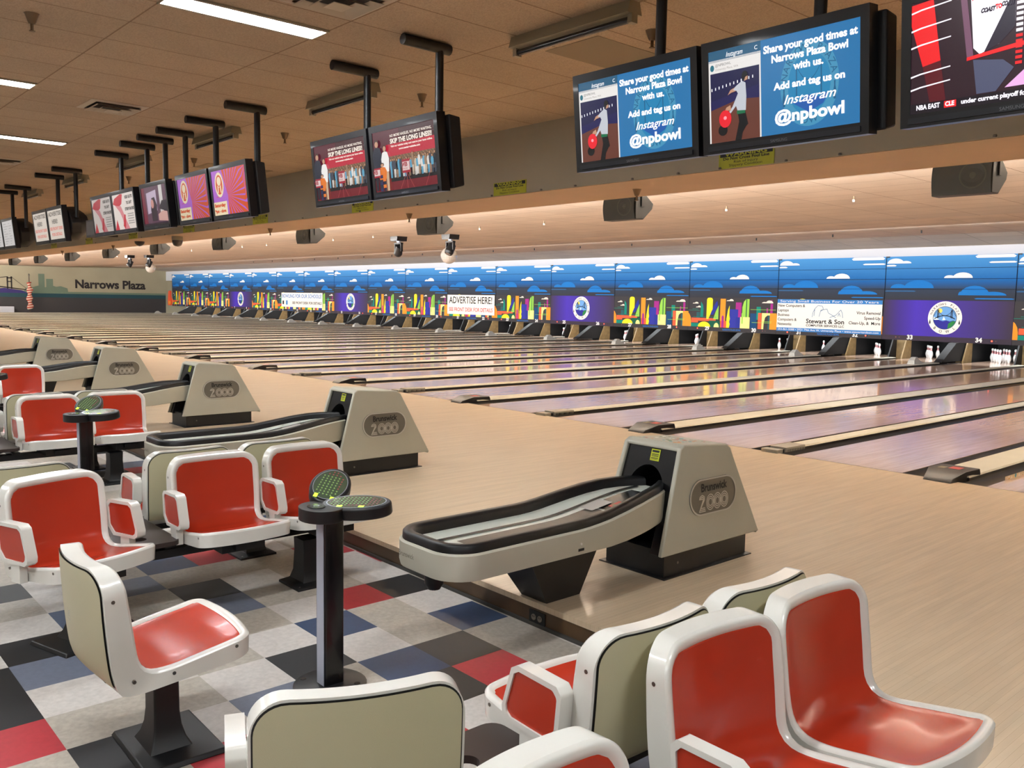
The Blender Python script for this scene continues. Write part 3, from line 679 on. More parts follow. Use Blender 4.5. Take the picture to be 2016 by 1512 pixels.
# ================================================================== BALL RETURNS
def make_return():
    t = thing('ball_return', 'x', 'ball return')
    # hood
    m = MB(); m.box((-.215, -4.21, 0), (.215, -3.42, .15), BLACK); m.box((-.245, -4.24, 0), (.245, -3.395, .006), BLACK)
    m.cyl((.214, -4.09, .07), (.219, -4.09, .07), .008, SCREW, 10)
    m.build('plinth', t)
    outer = [(-4.26, .13), (-4.085, .715), (-4.05, .735), (-3.65, .705), (-3.61, .68), (-3.31, .13)]
    def hw_(b): return .238-.03*(b-.13)/.6
    m = MB()
    for s in (-1, 1):
        m.prism(outer, lambda a, b, k: (s*(hw_(b)-k), a, b), 0, .03, HOOD)
    # roof, rear slope
    for (a, b), (c, d) in zip(outer[1:], outer[2:]):
        q = .02
        m.hexa([(-hw_(b)+.02, a, b-q), (hw_(b)-.02, a, b-q), (hw_(d)-.02, c, d-q), (-hw_(d)+.02, c, d-q)],
               [(-hw_(b)+.004, a, b), (hw_(b)-.004, a, b), (hw_(d)-.004, c, d), (-hw_(d)+.004, c, d)], HOOD)
    hood = m.build('hood', t, bevel=.008)
    # dark front with the arch the balls come out of
    m = MB(); n = 18
    def FP(x, z, k=0): return (x, -4.235+(z-.13)*.29+k, z)
    out = [(-.205, .13), (.205, .13), (.185, .70), (-.185, .70)]
    arch = [(.135*math.cos(PI*i/n), .43+.17*math.sin(PI*i/n)) for i in range(n+1)]
    top = [(.185-.37*i/n, .705) for i in range(n+1)]
    m.grid([[FP(x, z) for x, z in arch], [FP(x, z) for x, z in top]], BLACKG)
    m.poly([FP(.135, .13), FP(.207, .13), FP(.185, .705), FP(.135, .43)], BLACKG); m.poly([FP(-.207, .13), FP(-.135, .13), FP(-.135, .43), FP(-.185, .705)], BLACKG)
    m.grid([[FP(x, z) for x, z in [(.135, .13)]+arch+[(-.135, .13)]], [FP(x*.8, z-.02, .35) for x, z in [(.135, .13)]+arch+[(-.135, .13)]]], PITB)
    m.poly([FP(x*.8, z-.02, .35) for x, z in [(.135, .13)]+arch+[(-.135, .13)]], PITB)
    m.build('ball_mouth', t)
    m = MB(); m.poly([FP(-.005, .625, -.003), FP(.06, .625, -.003), FP(.06, .69, -.003), FP(-.005, .69, -.003)], YEL)
    for i, (z0, z1) in enumerate([(.672, .684), (.66, .664), (.654, .657), (.648, .651), (.638, .642), (.632, .634)]):
        m.poly([FP(.002, z0, -.004), FP(.053, z0, -.004), FP(.053, z1, -.004), FP(.002, z1, -.004)], INK)
    o = m.build('warning_label', t); o['label'] = 'yellow warning label'
    # oval plate with the maker's lettering
    def SP(a, b, d=0): return (hw_(b)+.001+d, a, b)
    m = MB(); cy, cz, L, R = -3.79, .42, .225, .105
    capsule = [(cy+(L-R)*(1 if math.cos(u) > 0 else -1)+R*math.cos(u), cz+R*math.sin(u)) for u in [2*PI*(i+.5)/36 for i in range(36)]]
    inner = [(cy+(a-cy)*.955, cz+(b-cz)*.92) for a, b in capsule]
    m.prism(capsule, lambda a, b, k: SP(a, b, k), 0, .004, PLATE)
    m.grid([[SP(a, b, .0075) for a, b in capsule], [SP(a, b, .0075) for a, b in inner]], mat('bright_lettering', (206, 204, 196), .3, metal=.35), closed=True)
    m.grid([[SP(a, b, .004) for a, b in capsule], [SP(a, b, .0075) for a, b in capsule]], PLATE, closed=True)
    m.text('Brunswick', .066, lambda a, b: SP(cy+a, cz+.052+b, .008), INK, bold=.0018, width=.25)
    RL_ = mat('bright_lettering', (206, 204, 196), .3, metal=.35)
    def ring(y, z, ry, rz, wd=.0055):
        o_ = ell(y, z, ry, rz, 24); i_ = ell(y, z, ry-wd, rz-wd, 24)
        m.grid([[SP(a, b, .0085) for a, b in o_], [SP(a, b, .0085) for a, b in i_]], RL_, closed=True)
    for i in range(3):
        y = cy-.035+i*.068
        for r in (1, .74, .5): ring(y, cz-.035, .038*r+.002, .048*r, .0058)
    for r in (0, .011, .022):
        pts = [(cy-.14+r*.6, cz-.012), (cy-.135+r*.6, cz+.004-r*.6), (cy-.115, cz+.013-r), (cy-.094-r*.6, cz+.004-r*.6), (cy-.092-r*.6, cz-.016), (cy-.142+r*.5, cz-.082+r*.9), (cy-.08-r*.3, cz-.082+r*.9)]
        for (a, b), (c, d) in zip(pts, pts[1:]):
            q = math.hypot(c-a, d-b); nx, ny = -(d-b)/q*.003, (c-a)/q*.003
            m.poly([SP(a+nx, b+ny, .0085), SP(a-nx, b-ny, .0085), SP(c-nx, d-ny, .0085), SP(c+nx, d+ny, .0085)], RL_)
    o = m.build('maker_plate', t); o['label'] = 'oval pewter plate with raised lettering'
    # rack body: outline in plan, height profile along y
    hwid = .265
    def plan(off):
        r = .17-off; x1 = hwid-off; y0 = -5.73+off; pts = []
        ends = [(max(x1-d_, .03), y_) for d_, y_ in ((.15, -4.08), (.11, -4.15), (.075, -4.23), (.045, -4.33), (.022, -4.45), (.008, -4.57), (.0, -4.7))]+[(x1, -4.78-.08*q) for q in range(10)]
        pts += ends
        for i in range(9):
            a = -i*PI/16; pts.append((x1-r+r*math.cos(a), y0+r+r*math.sin(a)))
        half = pts
        return half+[(-x, y) for x, y in reversed(half)]
    def ztop(y): s = min(max((y+4.95)/.75, 0), 1); return .405+.075*s*s*(3-2*s)
    def zbot(y): s = min(max((y+4.75)/.6, 0), 1); return .272+.03*s*s*(3-2*s)
    P0, P1 = plan(0), plan(.02)
    m = MB()
    m.grid([[(x, y, zbot(y)) for x, y in plan(.03)], [(x, y, zbot(y)+.008) for x, y in plan(.006)], [(x, y, zbot(y)+.03) for x, y in P0], [(x, y, ztop(y)-.008) for x, y in P0],
            [(x, y, ztop(y)) for x, y in plan(.008)], [(x, y, ztop(y)-.002) for x, y in plan(.03)]], HOOD)
    q = plan(.03); h_ = len(q)//2
    for i in range(h_-1):
        a, b, c, d = q[i], q[i+1], q[-2-i], q[-1-i]
        m.poly([(a[0], a[1], zbot(a[1])), (b[0], b[1], zbot(b[1])), (c[0], c[1], zbot(c[1])), (d[0], d[1], zbot(d[1]))], BLACK)
    m.text('Brunswick', .036, lambda a, b: (-.09+a, -5.7305, .345+b), mat('embossed_beige', (120, 114, 98), .5), width=.12)
    m.cyl((hwid, -4.93, .335), (hwid+.004, -4.93, .335), .006, WHITE, 8); m.box((hwid, -4.95, .30), (hwid+.002, -4.91, .313), INK)
    m.build('rack_body', t, smooth=40)
    m = MB()
    A, B = plan(.014), plan(.074)
    m.grid([[(x, y, ztop(y)-.004) for x, y in A], [(x, y, ztop(y)+.03) for x, y in plan(.016)], [(x, y, ztop(y)+.038) for x, y in plan(.024)],
            [(x, y, ztop(y)+.036) for x, y in plan(.06)], [(x, y, ztop(y)+.022) for x, y in B], [(x, y, ztop(y)-.03) for x, y in plan(.08)]], RUBBER)
    m.build('rubber_bumper', t, smooth=50)
    m = MB(); q = plan(.078)
    for i in range(h_-1):
        a, b, c, d = q[i], q[i+1], q[-2-i], q[-1-i]
        m.poly([(p[0], p[1], ztop(p[1])-.012) for p in (d, c, b, a)], BALLBED)
    m.build('ball_bed', t)
    def strip(x0, x1, y0, y1, mt, d, n=14):
        mm.grid([[(x, y0+(y1-y0)*i/n, ztop(y0+(y1-y0)*i/n)-.012+d) for i in range(n+1)] for x in (x1, x0)], mt)
    mm = MB(); strip(-.055, -.03, -5.66, -4.15, RUBBER, .006, 30); mm.build('centre_groove', t)
    mm = MB(); strip(.02, .15, -5.52, -4.62, SMOKE, .005, 24); mm.cyl((-.0, -5.6, .4), (-.0, -5.6, .402), .02, SCREW, 10)
    mm.build('smoked_window', t)
    mm = MB(); strip(.0, .15, -4.6, -4.25, BLACKG, .004, 12); strip(-.02, .08, -4.66, -4.5, mat('grey_sticker', (180, 176, 170), .5), .009, 4); strip(.10, .2, -4.56, -4.47, STICK, .009, 4)
    strip(.11, .19, -4.545, -4.52, mat('pale_sticker', (200, 190, 150), .5), .0105, 3)
    mm.build('chute', t)
    m = MB()
    m.hexa([(-.09, -5.0, 0), (.1, -5.0, 0), (.1, -4.76, 0), (-.09, -4.76, 0)], [(-.16, -5.18, .28), (.16, -5.18, .28), (.16, -4.68, .28), (-.16, -4.68, .28)], BLACK)
    m.build('support_leg', t)
    m = MB(); m.lathe([(0, 0), (.03, .004), (.045, .03), (.045, .11)], RUBBER, 14, (-.02, -5.62, .175)); m.build('hand_dryer_nozzle', t, smooth=40)
    return t
RL = ['nearest beige ball return, its rack crossing the step edge in the middle of the picture',
      'second nearest beige ball return, behind the red seats and the scoring console',
      'third nearest beige ball return, just above the second row of red seats',
      'fourth nearest beige ball return, smaller, left of the third one', 'fifth ball return, cut by the left picture edge']
r0 = make_return(); r0['label'] = RL[0]; r0['group'] = 'ball returns along the approach'
for k in range(1, 7):
    if k < 5: dup(r0, (-PAIR*k, 0, 0), label=RL[k], group='ball returns along the approach')
dup(r0, (PAIR, 0, 0), label='ball return outside the picture to the right', group='ball returns along the approach')
m = MB(); cols = [(90, 170, 180), (220, 150, 80), (240, 240, 230), (200, 110, 90), (120, 140, 90)]
for i in range(36):
    x = -.13+random.random()*.26; y = -4.02+random.random()*.3; r = .006+random.random()*.01
    m.poly([(x+r*math.cos(a*PI/3+i), y+r*math.sin(a*PI/3+i), .7375-(y+4.05)*.075+.0006+i*1e-5) for a in range(6)], mat('speck_%d' % (i % 5), cols[i % 5], .5))
tag(m.build('sticker_patches'), 'small coloured sticker patches on the roof of the nearest ball return', 'stickers', kind='stuff')

# outlet in the riser
m = MB(); m.box((.005, -5.03, -.112), (.12, -5.024, -.045), BLACK)
for x in (.04, .085):
    m.prism(ell(x, -.078, .016, .016, 14), lambda a, b, k: (a, -5.031-k, b), 0, .003, mat('outlet_face', (120, 112, 100), .5))
    for s in (-.006, .006): m.box((x+s-.0015, -5.0352, -.078), (x+s+.0015, -5.034, -.069), INK)
tag(m.build('power_outlet'), 'dark double power outlet set in the wooden step face', 'outlet')

# ================================================================== SEATS
def catmull(P, n):
    out = []
    for i in range(len(P)-1):
        p0, p1, p2, p3 = P[max(i-1, 0)], P[i], P[i+1], P[min(i+2, len(P)-1)]
        for k in range(n):
            t = k/n
            out.append(tuple(.5*(2*b+(c-a)*t+(2*a-5*b+4*c-d)*t*t+(3*b-a-3*c+d)*t**3) for a, b, c, d in zip(p0, p1, p2, p3)))
    out.append(P[-1]); return out
def param(P):
    Q = catmull(P, 8); S = [0]
    for a, b in zip(Q, Q[1:]): S.append(S[-1]+math.hypot(b[0]-a[0], b[1]-a[1]))
    return Q, S
FQ, FS = param([(.068, .765), (.074, .70), (.09, .58), (.102, .49), (.112, .44), (.13, .408), (.165, .392), (.22, .396), (.32, .414), (.42, .432), (.492, .445)])
BQ, BS = param([(.0, .765), (.001, .70), (.009, .56), (.02, .45), (.033, .375), (.05, .335), (.10, .325), (.22, .338), (.34, .350), (.42, .359), (.492, .37)])
FL = FS[-1]; HWID = .252
def at(Q, S, f):
    s = max(0, min(1, f))*S[-1]
    for i in range(len(S)-1):
        if s <= S[i+1]+1e-9:
            t = (s-S[i])/(S[i+1]-S[i]); a, b = Q[i], Q[i+1]
            d = math.hypot(b[0]-a[0], b[1]-a[1]) or 1
            return (a[0]+(b[0]-a[0])*t, a[1]+(b[1]-a[1])*t), ((b[0]-a[0])/d, (b[1]-a[1])/d)
    return Q[-1], (1, 0)
def sm(x): x = max(0, min(1, x)); return x*x*(3-2*x)
def bow(f): return .06*(1-sm((f-.42)/.16))*(.75+.25*sm(f/.2)) + .02*sm((f-.5)/.15)*(1-sm((f-.88)/.12))
def waist(f): return 1-.035*math.exp(-((f-.5)/.12)**2)
def SF(x, f, h=0):
    (y, z), (ty, tz) = at(FQ, FS, f); ny, nz = -tz, ty
    if nz < 0 and False: ny, nz = -ny, -nz
    k = 1-(x/HWID)**2; c = bow(f)*k
    yy = y-ny*c+ny*h; zz = z-nz*c+nz*h
    yy += .035*k*sm((f-.75)/.25)
    return (x*waist(f), yy, zz)
def SB(x, f, h=0):
    (y, z), (ty, tz) = at(BQ, BS, f); ny, nz = tz, -ty
    k = 1-(x/HWID)**2; c = .046*(1-sm((f-.38)/.12))*k
    yy = y+ny*(c+h); zz = z+nz*(c+h)
    yy += .035*k*sm((f-.75)/.25)
    return (x*waist(f), yy, zz)
R_SEAT = .05
def sdf(x, s, hx, hs, r):
    if s > FL/2: r = R_SEAT
    qx, qs = abs(x)-hx+r, abs(s-FL/2)-hs+r
    return r-min(max(qx, qs), 0)-math.hypot(max(qx, 0), max(qs, 0)) if True else 0
def halfw(s, inset, r):
    e = min(s-inset, FL-inset-s); W = HWID-inset
    if s > FL/2: r = R_SEAT-inset
    if e < r: return W-r+math.sqrt(max(r*r-(r-e)**2, 0))
    return W
def srange(inset, r, mid):
    e = sorted(set([0, .0015, .004, .007, .013, .022, .029, .035, .048, .06, .075, r]))
    a = [inset+v for v in e if v <= r]; n = mid
    m_ = [inset+r+(FL-2*inset-2*r)*i/n for i in range(1, n)]
    return a+m_+[FL-v for v in reversed(a)]
def hrim(d):
    T_ = [(0, -.010), (.003, -.004), (.007, .001), (.013, .004), (.022, .0035), (.029, .0015), (.035, -.004), (1, -.004)]
    for (a, b), (c, e) in zip(T_, T_[1:]):
        if d <= c: return b+(e-b)*(d-a)/(c-a)
    return -.004
def make_shell(R_=.09):
    m = MB(); rows = []; rear = []
    ds = [0, .003, .007, .013, .022, .029, .035, .042, .05, .06, .074, .09]
    for s in srange(0, R_, 26):
        w_ = max(halfw(s, 0, R_), .004); f = s/FL
        xs = [-w_+min(d, w_*.9*(i+1)/13) for i, d in enumerate(ds)]; xr = w_-ds[-1] if w_ > .1 else w_*.09
        xs += [-xr+2*xr*i/18 for i in range(1, 18)]+[-v for v in reversed(xs)]
        rows.append([SF(x, f, hrim(max(0, sdf(x, s, HWID, FL/2, R_)))) for x in xs])
        rear.append([SB(x, f, 0) for x in xs])
    m.grid([list(reversed(r)) for r in rows], WHITE); m.grid(rear, WHITE)
    loop = lambda G: [g[0] for g in G]+[p for p in G[-1][1:-1]]+[g[-1] for g in reversed(G)]+list(reversed(G[0][1:-1]))
    a, b = loop(rows), loop(rear)
    mid = [tuple(p*.12+q*.88 for p, q in zip(u, v)) for u, v in zip(a, b)]
    m.grid([a, mid], WHITE, closed=True); m.grid([mid, b], WHITE, closed=True)
    return m
def make_pad():
    m = MB(); rows = []; I, r = .03, .06
    for s in srange(I, r, 26):
        w_ = max(halfw(s, I, r), .003); f = s/FL
        xs = [w_*(-1+2*i/20) for i in range(21)]
        rows.append([SF(x, f, .0002 if min(w_-abs(x), s-I, FL-I-s) > .003 else -.0035) for x in xs])
    m.grid([list(reversed(q)) for q in rows], ORANGE); return m
def make_backpanel():
    m = MB(); E_ = .455
    for inset, h, mt in ((.007, .0012, INK), (.011, .005, CREAM)):
        rows = []; r = .09-inset
        L = BS[-1]*E_
        for i in range(26):
            s = inset+(L-inset)*((i/25)**1.6)
            e = s-inset; W = HWID-inset; w_ = W-r+math.sqrt(max(r*r-(r-e)**2, 0)) if e < r else W
            rows.append([SB(w_*(-1+2*j/12), s/BS[-1], h) for j in range(13)])
        m.grid(rows, mt)
    return m
def make_chair(name='molded_seat'):
    t = thing(name, 'x', 'chair')
    make_shell().build('shell', t, smooth=42)
    make_pad().build('seat_pad', t, smooth=60)
    bp = make_backpanel().build('back_panel', t, smooth=50)
    m = MB()
    def BP(a, b): 
        p = SB(a, .22, .0056); return (p[0], p[1]-.0004, p[2]+b)
    for a, b, c, d in ((-.017, -.02, -.015, .02), (.015, -.02, .017, .02), (-.017, .018, .017, .02), (-.017, -.02, .017, -.018)):
        m.poly([BP(a, b), BP(c, b), BP(c, d), BP(a, d)], WHITE)
    m.text('B', .03, lambda a, b: BP(-a, b), WHITE); m.build('embossed_mark', bp)
    for s in (-1, 1):
        for y, z in ((.03, .66), (.09, .375), (.22, .372), (.44, .412)):
            m = MB(); m.cyl((s*(HWID*waist(.5 if y < .1 and z < .5 else .2)-.001), y, z), (s*(HWID+.001), y, z), .0065, SCREW, 8); m.build('screw', t)
    m = MB(); m.box((-.12, .1, .3), (.12, .42, .352), BLACK); m.box((-.06, .05, .315), (.06, .46, .345), BLACK); m.build('mounting_bracket', t)
    return t
ARM = [(.085, .47), (.075, .585), (.095, .607), (.26, .612), (.285, .597), (.325, .47), (.322, .445), (.30, .43), (.13, .425)]
def make_arm(t, side, x0=None):
    """armrest beside the seat, side -1 = left, +1 = right"""
    x0 = x0 if x0 is not None else side*(HWID+.024)
    m = MB(); c = (.2, .52)
    inn = [(c[0]+(a-c[0])*.86, c[1]+(b-c[1])*.82) for a, b in ARM]
    for xx in (-.024, .024):
        a_ = [(x0+xx, y, z) for y, z in ARM]; b_ = [(x0+xx, y, z) for y, z in inn]
        m.grid([a_, b_] if xx > 0 else [b_, a_], WHITE, closed=True)
        m.grid([b_, [(x0+xx*.5, y, z) for y, z in inn]], WHITE, closed=True)
    m.grid([[(x0-.024, y, z) for y, z in ARM], [(x0+.024, y, z) for y, z in ARM]], WHITE, closed=True)
    o = m.build('armrest', t, bevel=.007)
    m = MB()
    for xx in (-.018, .018): m.poly([(x0+xx, y, z) for y, z in inn], ORANGE)
    m.build('armrest_panel', o)
    m = MB(); m.box((x0-.018, .18, .34), (x0+.018, .25, .43), WHITE); m.box((min(x0, side*HWID), .16, .335), (max(x0, side*HWID), .235, .35), ALU)
    m.build('armrest_bracket', o)
    return o
ROWC = 1.71
PROTO = None
def place(x, y, rz, label, arms=(), post=False, group='molded seats in rows'):
    global PROTO
    if PROTO is None:
        o = make_chair(); PROTO = list(o.children)
    else:
        o = bpy.data.objects.new('molded_seat', None); C.objects.link(o); o['category'] = 'chair'
        for ch in PROTO:
            c = ch.copy(); C.objects.link(c); c.parent = o
            for g in ch.children: d = g.copy(); C.objects.link(d); d.parent = c
    o.location = (x, y, FZ); o.rotation_euler = (0, 0, rz); o['label'] = label; o['group'] = group
    PARM.append((o, arms, post)); return o
PARM = []
R90 = PI/2
place(1.785, -5.47, -1.60, 'orange seat at the bottom right corner, showing its whole glossy pan', ())
place(1.775, -5.99, -1.63, 'large orange seat at the bottom right with an armrest, left of the last orange seat', (1,))
place(1.99, -6.89, -1.52, 'orange seat whose rounded top pokes in at the bottom picture edge by the brown table', (), True, 'single seats on their own posts')
place(1.66, -5.52, 1.55, 'seat seen from behind, its cream back tucked between two orange seats at right', (-1,))
place(1.66, -6.075, 1.55, 'seat seen from behind with an orange-panelled armrest, right of the brown table', (-1,))
place(1.51, -6.96, 1.17, 'seat seen from behind at the bottom centre, wide cream back panel', (1, -1)[1:], True, 'single seats on their own posts')
place(-1.573, -5.485, -R90, 'orange seat whose pan is hidden behind the nearest scoring console head', (1,))
place(-1.573, -6.04, -R90, 'orange seat in the middle left, directly left of the nearest scoring console', (1,))
place(-1.46, -6.9, -1.27, 'orange seat with two white armrests at the left picture edge', (1, -1), True, 'single seats on their own posts')
place(-1.79, -5.52, R90, 'seat back rim just behind the orange seat by the scoring console', (-1,))
place(-1.79, -6.07, R90, 'seat seen from behind with small orange armrest, backing the middle left orange seat', (-1,))
place(-1.80, -6.95, R90, 'seat seen from behind with cream back at the left edge under the black beam', ())
place(-5.09, -5.485, -R90, 'orange seat of the far row right behind the smaller scoring console', (1,))
place(-5.09, -6.035, -R90, 'orange seat of the far row left of the smaller scoring console', (1,))
place(-5.27, -5.52, R90, 'seat back rim behind the far row orange seat by the smaller console', (-1,))
place(-5.27, -6.07, R90, 'seat back rim behind the far row orange seat', (-1,))
place(-8.58, -5.50, -R90, 'farthest orange seat, cut by the left picture edge above the far row', (1,))
place(-8.76, -5.54, R90, 'back-to-back seat of the farthest row, last seat', ())
place(.04, -7.16, -.02, 'single orange seat on a square black base in front of the nearest scoring console', (), True, 'single seats on their own posts')
for o, arms, post in PARM:
    for a in arms:
        q = make_arm(o, a)
        if o.location.x > 1.76 and o.location.y < -5.9: q.location = (0, .06, -.03)
    if post:
        m = MB(); m.hexa([(-.19, .13, 0), (.2, .13, 0), (.2, .43, 0), (-.19, .43, 0)], [(-.18, .14, .018), (.19, .14, .018), (.19, .42, .018), (-.18, .42, .018)], BLACK)
        m.build('base_plate', o, bevel=.004)
        m = MB(); L = [(.0, .095, .075), (.03, .075, .06), (.07, .06, .05), (.12, .052, .046), (.28, .05, .045), (.30, .06, .06)]
        m.grid([[(a*sx, .26+b*sy, .018+z) for sx, sy in ((-1, -1), (1, -1), (1, 1), (-1, 1))] for z, a, b in L], BLACK, closed=True)
        m.build('post', o, bevel=.006)

# bench frames, legs and tables between the seats
def bench(k, label):
    t = thing('bench_frame', label, 'bench frame', (ROWC-PAIR*k, 0, FZ), group='black frames under the seat rows')
    for s in (-1, 1):
        m = MB(); m.box((s*.3-.05, -6.3 if k == 0 else -6.6, .255), (s*.3+.05, -5.25, .30), BLACK); m.build('beam', t)
    m = MB(); m.box((-.34, -6.36, .275), (.34, -6.3, .315), BLACK); m.build('cross_beam', t)
    for s in (-1, 1):
        for y in (-5.6,):
            m = MB(); x = .48*s if s > 0 else -.27
            L = [(0, .12, .12), (.012, .12, .12), (.03, .085, .07), (.08, .065, .058), (.2, .06, .052), (.27, .06, .055)]
            m.grid([[(x+a*sx, y+b*sy, z) for sx, sy in ((-1, -1), (1, -1), (1, 1), (-1, 1))] for z, a, b in L], BLACK, closed=True)
            m.poly([(x-.05, y-.05, .27), (x+.05, y-.05, .27), (x+.05, y+.05, .27), (x-.05, y+.05, .27)], BLACK)
            m.cyl((x+.1, y-.1, .012), (x+.1, y-.1, .02), .008, SCREW, 8)
            m.build('leg', t, bevel=.004)
    return t
def table(k, label, y0=-6.63, y1=-6.29, x1=.47):
    outer = rrect(-.47, x1, y0, y1, .05); hs = [ell(sx*.33, (y0+y1)/2-.02, .038, .038, 20) for sx in ((-1, 1) if x1 > .3 else (-1,))]+[ell(-.2, (y0+y1)/2+.03, .03, .03, 14)]
    polys = [[Vector((a, b, 0)) for a, b in p] for p in [outer]+hs]
    tri = geometry.tessellate_polygon(polys); flat = [p for q in polys for p in q]
    m = MB(); n = len(flat)
    vs_ = [(p.x, p.y, .012) for p in flat]+[(p.x, p.y, -.012) for p in flat]; fs = []
    for a, b, c in tri:
        nz = (flat[b]-flat[a]).cross(flat[c]-flat[a]).z
        if nz < 0: b, c = c, b
        fs += [(a, b, c), (n+c, n+b, n+a)]
    o_ = 0
    for q in polys:
        L = len(q)
        for i in range(L): fs.append((o_+i, o_+(i+1) % L, n+o_+(i+1) % L, n+o_+i))
        o_ += L
    m.add(vs_, fs, DBROWN)
    o = m.build('cup_table', loc=(ROWC-PAIR*k, 0, FZ+.362)); tag(o, label, 'table', 'small brown tables between seats'); return o
BL = ['black frame under the back-to-back seats at the bottom right', 'black frame under the back-to-back seats at the middle left', 'black frame under the far row of back-to-back seats', 'black frame under the farthest row of seats']
TL = ['dark brown small table with a round cup hole between the seats at bottom centre', 'dark brown small table between the left edge seat and the middle left seat', 'dark brown small table between seats of the far row at the left edge', 'dark brown small table in the farthest seat row']
for k in range(4):
    bench(k, BL[k])
    if k < 3: table(k, TL[k], -6.72 if k == 0 else -6.62, -6.32, .2 if k == 0 else .47)

# ================================================================== SCORING CONSOLES
def console():
    t = thing('scoring_console', 'x', 'scoring console', (0, -6.18, FZ))
    m = MB(); m.lathe([(0, 0), (.155, 0), (.155, .012), (.14, .02), (0, .022)], BLACK, 28, (-.0, .0, 0)); m.build('base', t, smooth=40)
    for a in (40, 130, 220, 310):
        m = MB(); m.cyl((.12*math.cos(math.radians(a)), .12*math.sin(math.radians(a)), .016), (.12*math.cos(math.radians(a)), .12*math.sin(math.radians(a)), .022), .013, BLACKG, 12); m.build('bolt', t)
    m = MB(); P = rrect(-.04, .04, -.046, .046, .01, 3)
    m.prism(P, lambda a, b, k: (a, b, k), .015, .74, BLACKG); m.build('post', t, smooth=40)
    m = MB(); m.box((-.026, -.0485, .02), (.03, -.0455, .735), mat('grey_strip', (170, 173, 186), .6)); o = m.build('front_strip', t); o['label'] = 'aluminium strip down the front of the post'
    # head: tray towards the player and two tilted oval keypads
    tray = ell(.035, -.06, .105, .088, 28)
    m = MB(); m.prism(tray, lambda a, b, k: (a, b, k), .745, .797, BLACK)
    m.prism(ell(.03, -.08, .045, .036, 20), lambda a, b, k: (a, b, k), .797, .801, BLACKG)
    m.text('Q', .035, lambda a, b: (.03+a, -.08+b, .8015), ALU)
    m.build('tray', t, bevel=.008)
    for s, az, tilt in ((1, 38, -4), (-1, 128, 30)):
        R_ = Matrix.Translation((.03, .02, .785) if s > 0 else (-.055, .0, .795)) @ Matrix.Rotation(math.radians(az), 4, 'Z') @ Matrix.Rotation(math.radians(-3 if s > 0 else -26), 4, 'Y') @ Matrix.Rotation(math.radians(9 if s > 0 else 14), 4, 'X')
        Q = lambda a, b, k: tuple(R_ @ Vector((a, b, k)))
        m = MB(); o_ = ell(.085, 0, .15 if s > 0 else .115, .085, 32)
        m.prism(o_, Q, -.032, .02, BLACK); hd = m.build('keypad_housing', t, bevel=.008)
        m = MB(); rx = .128 if s > 0 else .096
        m.prism(ell(.085, 0, rx, .07, 32), Q, .0195, .0215, mat('keypad_glass', (70, 84, 66), .18, coat=.6))
        m.grid([[Q(a, b, .022) for a, b in ell(.085, 0, rx+.002, .072, 32)], [Q(a, b, .022) for a, b in ell(.085, 0, rx-.002, .069, 32)]], ALU, closed=True)
        kg = mat('key_green', (130, 170, 90), .4); kr = mat('key_red', (150, 60, 60), .4)
        for i in range(13):
            for j in range(6):
                a, b = -.015+i*.0165, -.04+j*.0165
                if ((a-.085)/(rx-.013))**2+(b/.06)**2 < 1:
                    m.poly([Q(a-.004, b-.003, .0225), Q(a+.004, b-.003, .0225), Q(a+.004, b+.003, .0225), Q(a-.004, b+.003, .0225)], kr if (i > 9 or (j == 0 and i > 4)) else kg)
        SG = screen('key_lit', (190, 255, 60), 1.2)
        for a, b in ((.03, -.052), (.125, -.054)) if s > 0 else ((.0, -.035), (.0, .035)):
            m.poly([Q(a-.012, b-.008, .0228), Q(a+.012, b-.008, .0228), Q(a+.012, b+.008, .0228), Q(a-.012, b+.008, .0228)], SG)
        m.build('keypad', hd)
    return t
c0 = console(); c0['label'] = 'nearest black scoring console with two oval keypads on a square post'; c0['group'] = 'scoring consoles between the seats'
dup(c0, (-PAIR, -6.18, FZ), label='smaller black scoring console standing before the far row of orange seats', group='scoring consoles between the seats')
dup(c0, (-PAIR*2, -6.18, FZ), label='scoring console whose keypad end just shows at the left picture edge', group='scoring consoles between the seats')

# ================================================================== HANGING SCREENS
SW, SH = .888, .495
def S_(u, v, d): return ((u-.5)*SW, -.0301-d*.0006, (v-.5)*SH)
def spoly(m, pts, mt, d): m.poly([S_(u, v, d) for u, v in pts], mt)
def srect(m, u0, u1, v0, v1, mt, d): spoly(m, [(u0, v0), (u1, v0), (u1, v1), (u0, v1)], mt, d)
def stext(m, t, u, v, size, mt, d=8, width=None, align='CENTER', bold=0, shear=0):
    m.text(t, size*SH, lambda a, b: (S_(u, v, d)[0]+a, S_(u, v, d)[1], S_(u, v, d)[2]+b), mt, align=align, bold=bold, width=width*SW if width else None, shear=shear)
def person(m, u, v0, h, top, legs, skin, hair, d, w=.045, arm=0):
    k = w
    spoly(m, [(u-k*.6, v0), (u-k*.1, v0), (u, v0+h*.4), (u+k*.1, v0), (u+k*.6, v0), (u+k*.7, v0+h*.5), (u-k*.7, v0+h*.5)], legs, d)
    spoly(m, [(u-k*.75, v0+h*.42), (u+k*.75, v0+h*.42), (u+k*.95, v0+h*.7), (u+k*.6, v0+h*.84), (u+k*.2, v0+h*.86), (u-k*.2, v0+h*.86), (u-k*.6, v0+h*.84), (u-k*.95, v0+h*.7)], top, d+1)
    spoly(m, ell(u, v0+h*.94, k*.42, h*.075, 12), hair, d+2); spoly(m, ell(u, v0+h*.92, k*.34, h*.06, 12), skin, d+3)
K_ = lambda n, c, e=1.0: screen('scr_'+n, c, e*EX)
EX = 0.42
